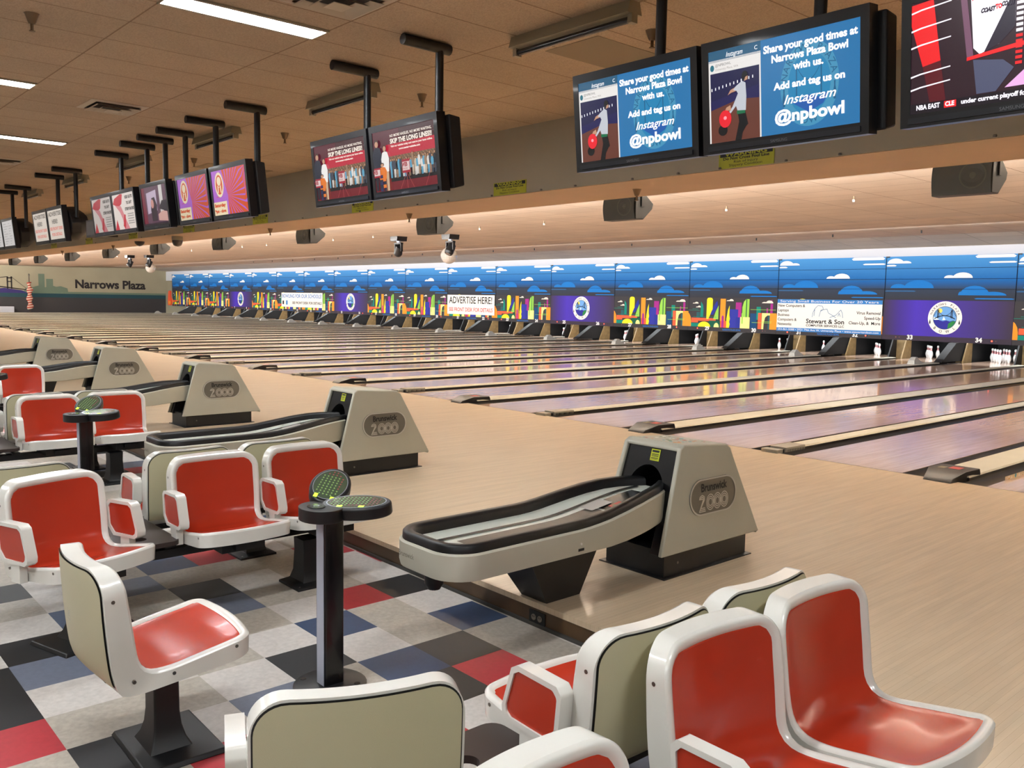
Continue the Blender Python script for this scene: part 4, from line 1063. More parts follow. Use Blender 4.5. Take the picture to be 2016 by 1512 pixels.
def art_social(m, e=1.0):
    tag_ = 'a'
    srect(m, 0, 1, 0, 1, K_('blue', (38, 118, 176)), 0)
    R = .5*.44*1.0
    spoly(m, [(.69+.185*math.cos(a*PI/20), .47+.43*math.sin(a*PI/20)) for a in range(40)], K_('ringblue', (70, 150, 190)), 1)
    spoly(m, [(.69+.135*math.cos(a*PI/20), .47+.31*math.sin(a*PI/20)) for a in range(40)], K_('midblue', (34, 134, 186)), 2)
    spoly(m, [(.56, .33), (.6, .28), (.69, .18), (.78, .25), (.82, .36), (.75, .32), (.69, .36), (.62, .30)], K_('deepblue', (30, 92, 176)), 3)
    ik = K_('inkblue', (28, 96, 140))
    for i, ch in enumerate('NARROWS PLAZA'):
        a = math.radians(165-i*12.5); cu, cv = .69+.16*math.cos(a), .47+.372*math.sin(a)
        x0, y0, z0 = S_(cu, cv, 4)
        m.text(ch, .05, lambda x, y, a=a, x0=x0, y0=y0, z0=z0: (x0+x*math.sin(a)+y*math.cos(a), y0, z0-x*math.cos(a)+y*math.sin(a)), ik)
    for i, ch in enumerate('BOWL'):
        a = math.radians(240+i*20); cu, cv = .69+.16*math.cos(a), .47+.372*math.sin(a)
        x0, y0, z0 = S_(cu, cv, 4)
        m.text(ch, .05, lambda x, y, a=a, x0=x0, y0=y0, z0=z0: (x0-x*math.sin(a)-y*math.cos(a), y0, z0+x*math.cos(a)-y*math.sin(a)), ik)
    for s in (-1, 1):
        spoly(m, [(.69+s*.078-.004, .35), (.69+s*.078+.004, .35), (.69+s*.078+.004, .68), (.69+s*.078-.004, .68)], ik, 4)
        spoly(m, [(.69+s*.16+dx*.012, .36+dz*.09) for dx, dz in ((-.5, -1), (.5, -1), (.9, -.3), (.3, .5), (.4, 1), (-.4, 1), (-.3, .5), (-.9, -.3))], ik, 4)
    for i in range(12):
        x0, x1 = -1+i/6, -1+(i+1)/6; f = lambda x: .5+.16*x*x
        spoly(m, [(.69+.078*x0, f(x0)), (.69+.078*x1, f(x1)), (.69+.078*x1, f(x1)+.012), (.69+.078*x0, f(x0)+.012)], ik, 4)
    W = K_('white', (250, 250, 250), 1.3)
    stext(m, 'Share your good times at', .69, .885, .105, W, width=.59, bold=.002)
    stext(m, 'Narrows Plaza Bowl', .69, .775, .105, W, width=.48, bold=.002)
    stext(m, 'with us.', .69, .665, .1, W, width=.19, bold=.002)
    stext(m, 'Add and tag us on', .69, .49, .1, W, width=.45, bold=.002)
    stext(m, 'Instagram', .69, .335, .13, W, width=.33, bold=.0008, shear=.35)
    stext(m, '@npbowl', .69, .17, .17, W, width=.44, bold=.003)
    srect(m, 0, .375, 0, .83, K_('white2', (240, 236, 232)), 3)
    srect(m, 0, .375, .90-.02, 1, K_('bar', (36, 92, 126)), 3)
    srect(m, .0, .375, .82, .90, K_('white2', (240, 236, 232)), 3)
    stext(m, 'Instagram', .19, .935, .075, W, width=.12, shear=.35)
    stext(m, 'C', .345, .94, .06, W)
    stext(m, '@NPBOWL', .05, .84, .04, K_('grey', (110, 110, 110)), align='LEFT'); stext(m, 'University Place, WA', .05, .795, .035, K_('grey2', (170, 165, 160)), align='LEFT')
    spoly(m, [(.027+.015*math.cos(a*PI/8), .82+.035*math.sin(a*PI/8)) for a in range(16)], K_('badge', (30, 110, 130)), 5)
    srect(m, .012, .365, .0, .76, K_('night', (20, 20, 70)), 4)
    spoly(m, [(.012, 0), (.365, 0), (.365, .42), (.22, .44), (.012, .36)], K_('wood', (104, 56, 44)), 5)
    spoly(m, [(.012, .36), (.22, .44), (.365, .42), (.365, .56), (.012, .46)], K_('night2', (26, 24, 84)), 5)
    for i in range(12):
        srect(m, .02+i*.027, .026+i*.027, .57+.006*i, .6+.006*i, W, 6)
    blk = K_('black', (12, 12, 16)); skin = K_('skin', (200, 150, 120)); shirt = K_('shirt', (200, 204, 212))
    spoly(m, [(.10+.035*math.cos(a*PI/8), .13+.06*math.sin(a*PI/8)) for a in range(16)], blk, 6)
    spoly(m, [(.19, 0), (.235, 0), (.245, .08), (.27, .14), (.285, .16), (.265, .3), (.21, .3), (.22, .2)], blk, 7)
    spoly(m, [(.205, .28), (.265, .28), (.265, .32), (.205, .32)], K_('green', (20, 110, 70)), 8)
    spoly(m, [(.21, .32), (.27, .31), (.275, .46), (.27, .6), (.245, .625), (.2, .58), (.18, .545), (.205, .53), (.215, .5), (.175, .37), (.15, .32), (.16, .3), (.2, .37)], shirt, 9)
    spoly(m, [(.14, .5), (.165, .52), (.2, .53), (.2, .575), (.16, .55)], skin, 8)
    spoly(m, [(.265+.022*math.cos(a*PI/8), .675+.05*math.sin(a*PI/8)) for a in range(16)], blk, 9); spoly(m, [(.26, .62), (.285, .63), (.287, .67), (.27, .66)], skin, 10)
    spoly(m, [(.12, .34), (.165, .33), (.16, .39), (.13, .37)], skin, 10)
    spoly(m, [(.12+.045*math.cos(a*PI/10), .25+.095*math.sin(a*PI/10)) for a in range(20)], K_('ballred', (220, 30, 44), 1.2), 10)
    spoly(m, [(.12+.012*math.cos(a*PI/5), .26+.02*math.sin(a*PI/5)) for a in range(10)], K_('ballpink', (250, 150, 160), 1.3), 11)
def art_lines(m):
    dk = K_('maroon', (60, 14, 26)); W = K_('cream', (240, 226, 212), 1.1); red = K_('crimson', (186, 24, 52))
    srect(m, 0, 1, 0, 1, dk, 0); srect(m, 0, .45, .3, 1, K_('maroon2', (84, 16, 36)), 1)
    spoly(m, [(.22, .62), (.3, .5), (1, .5), (1, .76), (.22, .76)], red, 2)
    srect(m, .27, 1, .24, .56, K_('hall', (112, 84, 62)), 3)
    for i in range(14): spoly(m, [(.3+i*.05, .56), (.34+i*.055, .44), (.345+i*.055, .44), (.31+i*.05, .56)], K_('beam', (160, 120, 80)), 4)
    srect(m, .0, 1, 0, .2, K_('carpet', (112, 16, 30)), 3); srect(m, .27, 1, .14, .26, K_('black', (12, 12, 16)), 4)
    cs = [K_('c1', (220, 216, 210)), K_('c2', (60, 66, 80)), K_('c3', (196, 180, 160)), K_('c4', (90, 160, 190)), K_('c5', (30, 30, 36)), K_('c6', (150, 120, 96))]
    random.seed(11)
    for i in range(22):
        u = .29+i*.033; h = .28+random.random()*.09
        person(m, u, .19+random.random()*.02, h, random.choice(cs), random.choice(cs), K_('skin', (200, 150, 120)), K_('hair', (60, 40, 30)), 6+(i % 3)*4, .022)
    person(m, .08, .02, .84, K_('navy', (26, 30, 50)), K_('navy2', (22, 24, 38)), K_('skin', (200, 150, 120)), K_('hair', (60, 40, 30)), 20, .085)
    person(m, .215, .0, .76, K_('white2', (240, 236, 232), 1), K_('pants', (200, 170, 140)), K_('skin', (200, 150, 120)), K_('hair2', (70, 24, 20)), 24, .07)
    person(m, .165, .0, .47, K_('stripe', (226, 120, 40)), K_('navy', (26, 30, 50)), K_('skin', (200, 150, 120)), K_('hair', (60, 40, 30)), 30, .075)
    for v in (.0, .11, .22): srect(m, .115, .165, v, v+.055, K_('stripe2', (30, 36, 80)), 35); srect(m, .165, .215, v+.055, v+.11, K_('stripe', (226, 120, 40)), 35)
    sg = K_('sign', (222, 200, 196)); sr = K_('signred', (160, 30, 50))
    srect(m, .02, .13, .24, .4, sr, 36); srect(m, .025, .125, .27, .37, sg, 37); stext(m, 'WEB', .075, .32, .09, sr, 66, width=.08, bold=.002)
    srect(m, .49, .615, .25, .47, sr, 28); srect(m, .497, .608, .29, .43, sg, 29); stext(m, 'WEB', .552, .38, .09, sr, 50, width=.09, bold=.002); stext(m, 'BOWLING', .552, .315, .04, sr, 50, width=.09)
    for a, b in ((.55, .44), (.55, .56), (.56, .66), (.93, .84)): spoly(m, [(a, .25), (a+.005, .25), (b+.005, .0), (b, .0)], K_('stand', (190, 80, 80)), 27)
    stext(m, 'NO MORE HASSLES, NO MORE WAITING,', .645, .885, .06, W, 20, width=.66, bold=.0006)
    stext(m, 'SKIP THE LONG LINES!!', .645, .795, .105, W, 20, width=.66, bold=.0022)
    stext(m, 'Visit our website today and reserve your lanes online.', .65, .715, .042, W, 20, width=.66, bold=.0008); stext(m, 'www.center-website.com', .62, .655, .042, W, 20, width=.34, bold=.001)
def art_rays(m, dim=1.0, tagn=''):
    pu = K_('violet'+tagn, (170, 96, 196), dim); rd = K_('rust'+tagn, (206, 78, 36), dim)
    srect(m, 0, 1, 0, 1, pu, 0); cx, cy = .45, .42
    for i in range(22):
        a0, a1 = math.radians(-90+i*11), math.radians(-90+i*11+8)
        if a0 > math.radians(100): break
        pts = [(cx, cy)]+[(cx+math.cos(a)*r, cy+math.sin(a)*r*1.5) for a, r in ((a0, .5), (a0+.16, 1.2), (a1+.16, 1.2), (a1, .5))]
        pts = [(min(max(u, 0), 1), min(max(v, 0), 1)) for u, v in pts]
        spoly(m, pts, rd, 1+(i % 2))
    for i in range(6): srect(m, .1+i*.02, .11+i*.02, .4, .42, rd, 3)
    cr2 = K_('creamy'+tagn, (232, 214, 178), dim)
    spoly(m, [(.22+.13*math.cos(a*PI/12), .68+.28*math.sin(a*PI/12)) for a in range(24)], cr2, 4)
    spoly(m, [(.22+.10*math.cos(a*PI/12), .68+.22*math.sin(a*PI/12)) for a in range(24)], rd, 5)
    spoly(m, [(.22+.06*math.cos(a*PI/12), .76+.1*math.sin(a*PI/12)) for a in range(24)], cr2, 6)
    spoly(m, [(.16, .5), (.28, .5), (.27, .68), (.22, .62), (.17, .68)], cr2, 6); spoly(m, [(.19, .5), (.25, .5), (.24, .62), (.2, .62)], rd, 7)
    srect(m, 0, .4, 0, .3, cr2, 4)
    stext(m, 'Saturday', .19, .22, .1, rd, 9, width=.34, bold=.003); stext(m, '9pm - close', .19, .09, .1, rd, 9, width=.34, bold=.003)
def art_red(m, dim=1.0, tagn=''):
    w_ = K_('paper'+tagn, (226, 214, 206), dim); r_ = K_('redfig'+tagn, (196, 40, 60), dim); p_ = K_('pinkfig'+tagn, (214, 130, 136), dim); k_ = K_('inkd'+tagn, (50, 44, 48), dim)
    srect(m, 0, 1, 0, 1, w_, 0)
    spoly(m, [(0, .75), (.1, .9), (.4, 1), (.5, .98), (.42, .72), (.3, .66), (.12, .7)], r_, 1); spoly(m, [(.1, .7), (.38, .66), (.5, .4), (.62, .15), (.7, .0), (.45, 0), (.4, .3), (.3, .5)], p_, 2)
    spoly(m, [(.4, .1), (.5, .42), (.56, .4), (.52, .1), (.48, .0)], r_, 3); spoly(m, [(.0, .0), (.12, .3), (.18, .1), (.2, 0)], r_, 3)
    for v, t_, wd in ((.88, 'KISS GUTS', .34), (.72, "YOU CAN'T", .26), (.55, 'STRIP SHOES', .42)): stext(m, t_, .78, v, .11, k_, 6, width=wd, bold=.003)
    for v in (.4, .34, .27, .2, .14): srect(m, .66, .94, v, v+.025, K_('gr'+tagn, (150, 144, 142), dim), 4)
def art_adv(m):
    srect(m, 0, 1, 0, 1, K_('paper2', (206, 196, 184)), 0); k_ = K_('ink3', (90, 84, 80)); r_ = K_('red3', (206, 120, 110))
    stext(m, 'ADVERTISE', .5, .86, .2, k_, 4, width=.9, bold=.003); stext(m, 'HERE!', .45, .6, .2, k_, 4, width=.38, bold=.003)
    stext(m, 'SEE FRONT DESK', .5, .36, .14, r_, 4, width=.9, bold=.003); stext(m, 'FOR DETAILS', .5, .16, .14, r_, 4, width=.7, bold=.003)
def art_table(m):
    srect(m, 0, 1, 0, 1, K_('paper3', (196, 192, 190)), 0)
    for i in range(9): srect(m, .1, .3+.06*((i*7) % 5), .08+i*.1, .1+i*.1, K_('line3', (140, 138, 140)), 2); srect(m, .6, .7+.05*(i % 4), .08+i*.1, .1+i*.1, K_('line3', (140, 138, 140)), 2)
def art_sport(m):
    srect(m, 0, 1, 0, 1, K_('spdark', (48, 22, 34)), 0)
    R = K_('spred', (226, 30, 34), 1.3); P = K_('sppink', (226, 170, 220), 1.3); W = K_('spwhite', (244, 236, 248), 1.5)
    spoly(m, [(.0, .98), (.11, 1.0), (.15, .45), (.06, .42), (.0, .8)], R, 1); spoly(m, [(.06, .42), (.15, .45), (.18, .08), (.1, .08)], K_('spdr', (96, 20, 30)), 1)
    for v in (.93, .77, .62, .36, .24): spoly(m, [(.0, v-.03), (.05, v-.01), (.2, v+.02), (.2, v+.03), (.05, v+.003), (.0, v-.015)], W, 2)
    spoly(m, [(.24, 1.0), (.27, 1.0), (.31, .44), (.28, .42)], K_('spmauve', (128, 84, 110)), 2)
    spoly(m, [(.29, 1), (.5, 1), (.5, .66), (.43, .5), (.34, .44), (.31, .5)], W, 3); spoly(m, [(.43, .5), (.5, .62), (.5, .95), (.36, .45)], K_('spnavy', (40, 30, 50)), 4)
    spoly(m, [(.29, 1), (.35, 1), (.3, .9)], R, 5)
    stext(m, 'COAST', .375, .8, .05, K_('spnavy', (40, 30, 50)), 12, width=.07, bold=.002, shear=.3); stext(m, 'TO', .425, .81, .05, R, 12, width=.03, bold=.002); stext(m, 'COAST', .465, .82, .05, K_('spnavy', (40, 30, 50)), 12, width=.06, bold=.002, shear=.3)
    spoly(m, [(.28, .4), (.6, .46), (.6, .5), (.28, .43)], R, 6); spoly(m, [(.31, .4), (.45, .36), (.5, .28), (.42, .1), (.33, .1)], K_('spsteel', (84, 88, 116)), 5)
    for i in range(16): srect(m, .505, .535, .3+i*.045, .325+i*.045, R if i < 6 else W, 7)
    srect(m, .54, 1, .52, 1, K_('spdk2', (80, 20, 34)), 3); stext(m, 'SPORTS CENTER', .76, .93, .08, W, 12, width=.4, bold=.001)
    spoly(m, [(.56, .6), (.96, .62), (.96, .82), (.56, .8)], W, 5); spoly(m, [(.56, .6), (.6, .6), (.66, .8), (.63, .8)], R, 6)
    spoly(m, [(.46, .12), (1, .12), (1, .36), (.62, .36)], P, 4); spoly(m, [(.56, .44), (.6, .58), (.7, .62), (.72, .4), (.64, .38)], W, 8)
    spoly(m, [(.7, .38), (.8, .38), (.82, .7), (.74, .74), (.69, .62)], K_('spnavy', (40, 30, 50)), 8)
    srect(m, 0, 1, 0, .09, K_('spink', (24, 14, 26)), 9)
    stext(m, 'NBA EAST', .095, .05, .06, W, 18, width=.12, bold=.001); srect(m, .175, .235, .02, .08, R, 12); stext(m, 'CLE', .205, .05, .055, W, 20, width=.045, bold=.001)
    stext(m, 'under current playoff format that would be the first', .26, .05, .055, W, 18, align='LEFT', bold=.001)
def art_show(m):
    srect(m, 0, 1, 0, 1, K_('mauve', (96, 60, 82), .8), 0); spoly(m, [(0, 0), (.16, 0), (.12, 1), (0, 1)], K_('dred', (120, 24, 50), .8), 1)
    spoly(m, [(.2, .3), (.6, .36), (.6, .9), (.2, .85)], K_('pale', (190, 170, 190), .9), 1); spoly(m, [(.72, .3), (.85, .3), (.85, 1), (.72, 1)], K_('pale2', (206, 200, 196), .9), 1)
    spoly(m, [(.36, .1), (.56, .1), (.6, .5), (.52, .72), (.4, .7), (.34, .4)], K_('dk5', (50, 30, 44), .8), 3); spoly(m, [(.42+.06*math.cos(a*PI/6), .55+.12*math.sin(a*PI/6)) for a in range(12)], K_('skin5', (200, 140, 130), .9), 4)
    spoly(m, [(.62, .1), (.98, .06), (.98, .3), (.8, .34), (.62, .26)], K_('skin6', (206, 160, 150), .9), 3); spoly(m, [(.66, .4), (1, .3), (1, .6), (.8, .6)], K_('dk6', (44, 34, 44), .8), 2)
    srect(m, .0, 1, 0, .05, K_('dk5', (50, 30, 44), .8), 5)
def tv(x, label, art, case='flat', poles=None, side=0, group='screens hanging over the approach'):
    t = thing('hanging_screen', label, 'screen', (x, -3.8, 2.682), group=group)
    t.rotation_euler = (math.radians(6), 0, 0)
    def T(p): # from unrotated world offsets to the tilted frame
        v = Matrix.Rotation(math.radians(-6), 3, 'X') @ Vector(p); return tuple(v)
    m = MB(); fw, fh = .49, .302
    o_ = [(-fw, -fh-.005), (fw, -fh-.005), (fw, fh), (-fw, fh)]; i_ = [(-SW/2, -SH/2), (SW/2, -SH/2), (SW/2, SH/2), (-SW/2, SH/2)]
    m.grid([[(a, -.035, b) for a, b in o_], [(a, -.035, b) for a, b in i_]], TVB, closed=True)
    m.grid([[(a, -.035, b) for a, b in i_], [(a, -.028, b) for a, b in i_]], TVB, closed=True)
    m.grid([[(a, .05, b) for a, b in o_], [(a, -.035, b) for a, b in o_]], TVB, closed=True)
    m.poly([(a, .05, b) for a, b in reversed(o_)], TVB)
    m.box((-.45, -.043, -.292), (.45, -.033, -.265), mat('tv_lip', (34, 36, 44), .3))
    m.text('SAMSUNG', .022, lambda a, b: (a, -.0436, -.279+b), mat('tv_mark', (120, 122, 128), .4))
    m.build('bezel', t)
    m = MB(); m.poly([(a, -.0295, b) for a, b in i_], K_('off', (8, 8, 12))); art(m); m.build('display', t)
    m = MB(); s0 = side*(.03 if side > 0 else .06)
    if case == 'flat':
        m.hexa([(-.5+s0, .06, -.29), (.5+s0, .06, -.29), (.5+s0, .06, .28), (-.5+s0, .06, .28)], [(-.5+s0, .17, -.27), (.5+s0, .17, -.27), (.5+s0, .17, .26), (-.5+s0, .17, .26)], TVC)
    else:
        m.grid([[(a*q, y, b*q+.0) for a, b in ell(0, -.0, .49, .3, 10)] for y, q in ((.06, .85), (.1, 1.0), (.25, 1.0), (.36, .75), (.42, .6))], TVC, closed=True)
        m.poly([(a*.6, .42, b*.6) for a, b in ell(0, 0, .49, .3, 10)], TVC)
    m.build('case', t, bevel=.012)
    for px in poles or (x,):
        d = px-x
        m = MB(); m.cyl(T((d, .17, .1)), T((d, .17, .89)), .034, BLACK, 14); m.build('ceiling_pole', t, smooth=50)
        m = MB(); m.cyl(T((d, -.19, .87)), T((d, .27, .87)), .043, BLACK, 14); m.build('ceiling_bar', t, smooth=50)
    return t
tv(1.70, 'hanging screen showing a sports studio, cut by the right picture edge', art_sport, poles=(1.80,))
tv(.565, 'hanging screen with blue social media advert, the larger right-hand one', art_social, side=1, poles=(.663,))
tv(-.447, 'hanging screen with blue social media advert, the smaller one beside it', art_social, side=-1, poles=(-.41,))
tv(-2.91, 'hanging screen with red SKIP THE LONG LINES advert, the larger right-hand one', art_lines, side=1, poles=(-2.70,))
tv(-3.93, 'hanging screen with red SKIP THE LONG LINES advert, the smaller left-hand one', art_lines, side=-1, poles=(-3.79,))
tv(-6.33, 'hanging screen with brighter purple and orange sunburst advert', lambda m: art_rays(m, 1.0, ''), side=1, poles=(-6.04,))
tv(-7.37, 'hanging screen with paler purple and orange sunburst advert', lambda m: art_rays(m, .8, 'b'), side=-1, poles=(-7.15,))
tv(-8.67, 'hanging screen showing a television show, between the sunburst and red figure screens', art_show, poles=(-8.1, -8.8))
tv(-9.89, 'hanging screen with brighter red figure and black lettering on white', lambda m: art_red(m, .9, ''), side=1, poles=(-9.49,))
tv(-10.87, 'hanging screen with dimmer red figure and lettering, left of its brighter twin', lambda m: art_red(m, .6, 'b'), poles=(-10.6,))
tv(-13.45, 'hanging screen reading ADVERTISE HERE, right one of the pair', art_adv, 'round', poles=(-12.95,))
tv(-14.46, 'hanging screen reading ADVERTISE HERE, left one of the pair', art_adv, 'flat', poles=(-14.05,))
tv(-17.0, 'hanging screen with a pale score table, near the left picture edge', art_table, 'round', poles=(-16.4,))
tv(-18.0, 'hanging screen with a pale score table cut by the left picture edge', art_table, 'flat', poles=(-17.5,))
tv(-20.6, 'hanging screen beyond the left picture edge', art_table, 'flat')
m = MB(); m.box((-.3, -.0, -.13), (.3, .3, .14), mat('box_brown_black', (44, 36, 32), .5)); m.box((-.27, -.004, -.1), (.27, 0, .11), mat('box_panel', (54, 44, 40), .4))
m.box((.28, .05, .0), (.36, .12, .05), BLACK)
tag(m.build('equipment_box', loc=(-11.7, -3.75, 2.53)), 'small dark box hanging beside the red figure screens', 'box')

# ================================================================== THINGS ON THE CEILING AND BEAM
GA, GB = 'unlit tube fixtures on the seating ceiling', 'sprinklers in the seating ceiling'
def tubefix(x, label, first=None):
    t = thing('tube_fixture', label, 'light fixture', (x, -3.25, 3.6), group=GA)
    m = MB(); m.hexa([(-.62, -.075, -.085), (.62, -.075, -.085), (.62, .075, -.085), (-.62, .075, -.085)], [(-.62, -.05, 0), (.62, -.05, 0), (.62, .05, 0), (-.62, .05, 0)], FIX); m.build('housing', t)
    m = MB(); m.cyl((-.58, -.0, -.115), (.58, .0, -.115), .024, TUBE, 12); m.build('tube', t, smooth=50)
    for s in (-1, 1): m = MB(); m.box((s*.6-.02, -.03, -.145), (s*.6+.02, .03, -.085), FIX); m.build('socket', t)
    return t
tf = tubefix(-1.58, 'unlit tube fixture with black tube on the ceiling left of the blue advert screens')
for i, lb in enumerate(['unlit tube fixture behind the pole of the red advert screens', 'unlit tube fixture behind the poles of the sunburst screens', 'unlit tube fixture behind the pole of the red figure screens',
                        'unlit tube fixture behind the poles of the ADVERTISE HERE screens', 'unlit tube fixture behind the poles of the farthest screens']):
    dup(tf, (-4.84-i*3.14, -3.28, 3.6), label=lb)
def sprinkler(label, loc, up=False):
    t = thing('sprinkler', label, 'sprinkler', loc, group=GB)
    m = MB(); m.lathe([(.055, 0), (.05, -.004), (.03, -.06), (.022, -.075), (.0, -.075)], BRASS, 12); m.cyl((0, 0, -.075), (0, 0, -.125), .012, BRASS, 8); m.cyl((0, 0, -.125), (0, 0, -.13), .022, BRASS, 10)
    m.build('head', t, smooth=50); return t
s0 = sprinkler('brass cone sprinkler hanging over the red advert screens', (-4.3, -2.66, 3.6))
for lb, loc in (('brass cone sprinkler behind the pole of the smaller blue advert screen', (-1.3, -2.65, 3.6)), ('brass cone sprinkler between the sunburst and the red advert screens', (-7.32, -2.65, 3.6)),
                ('brass cone sprinkler at the top left, above the lit ceiling lights', (-4.3, -6.24, 3.6)), ('brass cone sprinkler behind the red figure screen pole', (-10.3, -2.65, 3.6)),
                ('brass cone sprinkler right of the ADVERTISE HERE screens', (-13.3, -2.65, 3.6)), ('brass cone sprinkler near the farthest screens', (-16.6, -2.65, 3.6)),
                ('brass sprinkler under the grey beam beside the loudspeaker below the blue adverts', (-3.44, -.28, 2.805)), ('brass sprinkler under the grey beam beside the loudspeaker below the red adverts', (-7.95, -.28, 2.805)),
                ('brass sprinkler under the grey beam below the brighter sunburst screen', (-12.6, -.28, 2.805)), ('brass sprinkler under the grey beam beside the dome camera', (-17.2, -.28, 2.805)),
                ('brass sprinkler under the grey beam, second from the far end', (-22, -.28, 2.805)), ('brass sprinkler under the grey beam, at the far end', (-27, -.28, 2.805))):
    dup(s0, loc, label=lb)
m = MB(); m.cyl((0, 0, 0), (0, 0, -.05), .012, BRASS, 8); m.cyl((0, 0, -.05), (0, 0, -.056), .03, BRASS, 10); m.cyl((0, 0, -.056), (0, 0, -.09), .02, WHITE, 8)
nz0 = m.build('ceiling_nozzle'); nz0.location = (-6.18, 5.37, 3.27)
LN = 'small ceiling nozzles over the lanes'
tag(nz0, 'small pale nozzle in the lane ceiling', 'sprinkler', LN)
for x in (-3.8, -10.96, -13.2, -15.6, -17.9, -20.1, -24.5, -26.4, -31, -35.5, -40): 
    o = nz0.copy(); C.objects.link(o); o.location = (x, 5.4, 3.27)
m = MB(); m.cyl((0, 0, 0), (0, 0, -.07), .018, INK, 8)
db = m.build('ceiling_spike'); tag(db, 'small dark bulb holder in the lane ceiling', 'bulb holder', 'small dark bulb holders over the lanes')
k_ = 0
for row, y, z, x0, dx, nn in ((0, 9.66, 3.385, -2.9, 1.93, 18), (1, 13.6, 3.385, -4.0, 2.3, 18)):
    for i in range(nn):
        o = db if k_ == 0 else db.copy()
        if k_: C.objects.link(o)
        k_ += 1; o.location = (x0-i*dx, y, z)
# vents
VT = mat('vent_metal', (186, 172, 150), .5); VD = mat('vent_dark', (34, 28, 24), .7)
def vent(x, y, label):
    t = thing('ceiling_vent', label, 'vent', (x, y, 3.6), group='square air vents in the seating ceiling')
    m = MB(); m.box((-.24, -.24, -.001), (.24, .24, .0), VD); m.build('opening', t)
    for r0, r1, z0, z1 in ((.30, .24, -.004, -.012), (.235, .17, -.035, -.004), (.155, .1, -.045, -.015)):
        m = MB(); A = [(-r0, -r0, z0), (r0, -r0, z0), (r0, r0, z0), (-r0, r0, z0)]; B = [(-r1, -r1, z1), (r1, -r1, z1), (r1, r1, z1), (-r1, r1, z1)]
        m.grid([B, A], VT, closed=True); m.grid([[(a, b, c+.003) for a, b, c in A], [(a, b, c+.003) for a, b, c in B]], VT, closed=True); m.build('louvre', t)
    m = MB(); m.box((-.075, -.075, -.05), (.075, .075, -.045), VT); m.build('centre_plate', t)
    return t
v0 = vent(-7.33, -4.74, 'square air vent in the ceiling between the lit lights and the sunburst screen poles')
dup(v0, (-2.4, -4.74, 3.6), label='square air vent cut by the top picture edge beside the largest lit light')
dup(v0, (-12.9, -4.74, 3.6), label='square air vent by the left picture edge below the farthest lit light')
m = MB(); m.box((-.3, -.55, -.004), (.3, .55, 0), mat('grey_tile', (140, 124, 100), .8))
pt = m.build('ceiling_patch', loc=(-1.98, -2.3, 3.6)); tag(pt, 'greyer ceiling tile beside the first unlit tube fixture', 'ceiling tile', 'greyer ceiling tiles')
o = pt.copy(); C.objects.link(o); o.location = (-10.9, -1.75, 3.6); o['label'] = 'greyer ceiling tile behind the poles of the show screen'
# round fixture at the left edge
m = MB(); m.lathe([(0, -.25), (.09, -.22), (.12, -.13), (.09, -.03), (.03, 0)], BLACK, 16); m.cyl((0, 0, 0), (0, 0, .1), .02, BLACK, 8); m.box((-.05, -.05, .1), (.05, .05, .2), BLACK)
tag(m.build('round_fixture', loc=(-9.2, -5.97, 3.4), smooth=50), 'round black ceiling fixture at the left picture edge', 'light fixture')
# warning signs on the beam
SGB = mat('sign_yellow', (176, 180, 40), .5)
def sign(x, label):
    t = thing('warning_sign', label, 'sign', (x, -.861, 2.89), group='yellow warning signs on the grey beam')
    m = MB(); m.box((-.3, -.006, -.078), (.3, 0, .078), SGB); m.build('board', t)
    m = MB(); m.box((-.285, -.0075, .03), (.285, -.006, .07), INK); m.text('WARNING', .048, lambda a, b: (a, -.0085, .05+b), SGB, bold=.002, width=.46)
    m.text('Do Not Cross Foul Line', .036, lambda a, b: (a, -.0075, .012+b), INK, bold=.001, width=.5)
    m.text('Risk of Injury', .032, lambda a, b: (a, -.0075, -.022+b), INK, width=.26); m.text('Slippery Condition', .032, lambda a, b: (a, -.0075, -.052+b), INK, width=.36)
    m.build('lettering', t); return t
sg0 = sign(-1.62, 'yellow warning sign under the larger blue advert screen')
for x, lb in ((-4.97, 'yellow warning sign between the blue and the red advert screens'), (-8.34, 'yellow warning sign half hidden under the red advert screens'), (-11.8, 'yellow warning sign just right of the brighter sunburst screen'),
              (-15.15, 'yellow warning sign above the dome camera'), (-18.6, 'small yellow warning sign under the dimmer red figure screen'), (-22.1, 'small yellow warning sign under the ADVERTISE HERE screens'), (-25.6, 'small yellow warning sign near the left picture edge')):
    dup(sg0, (x, -.861, 2.89), label=lb)
m = MB(); m.lathe([(0, -.012), (.012, -.01), (.016, 0), (.012, .01), (0, .012)], SCREW, 8)
bd = m.build('beam_bulb', smooth=50); tag(bd, 'tiny bulb on the lower edge of the grey beam', 'bulb', 'tiny bulbs along the beam edge')
for i, x in enumerate([.556, -.678, -1.19, -1.9, -2.4, -3.0, -3.84, -4.4, -5.3, -6.2, -6.9, -7.7, -8.4, -9.4, -10.2, -11.2, -12.4, -13.6, -15, -16.5, -18, -19.6, -21.5]):
    o = bd if i == 0 else bd.copy()
    if i: C.objects.link(o)
    o.location = (x, -.873, 2.82)
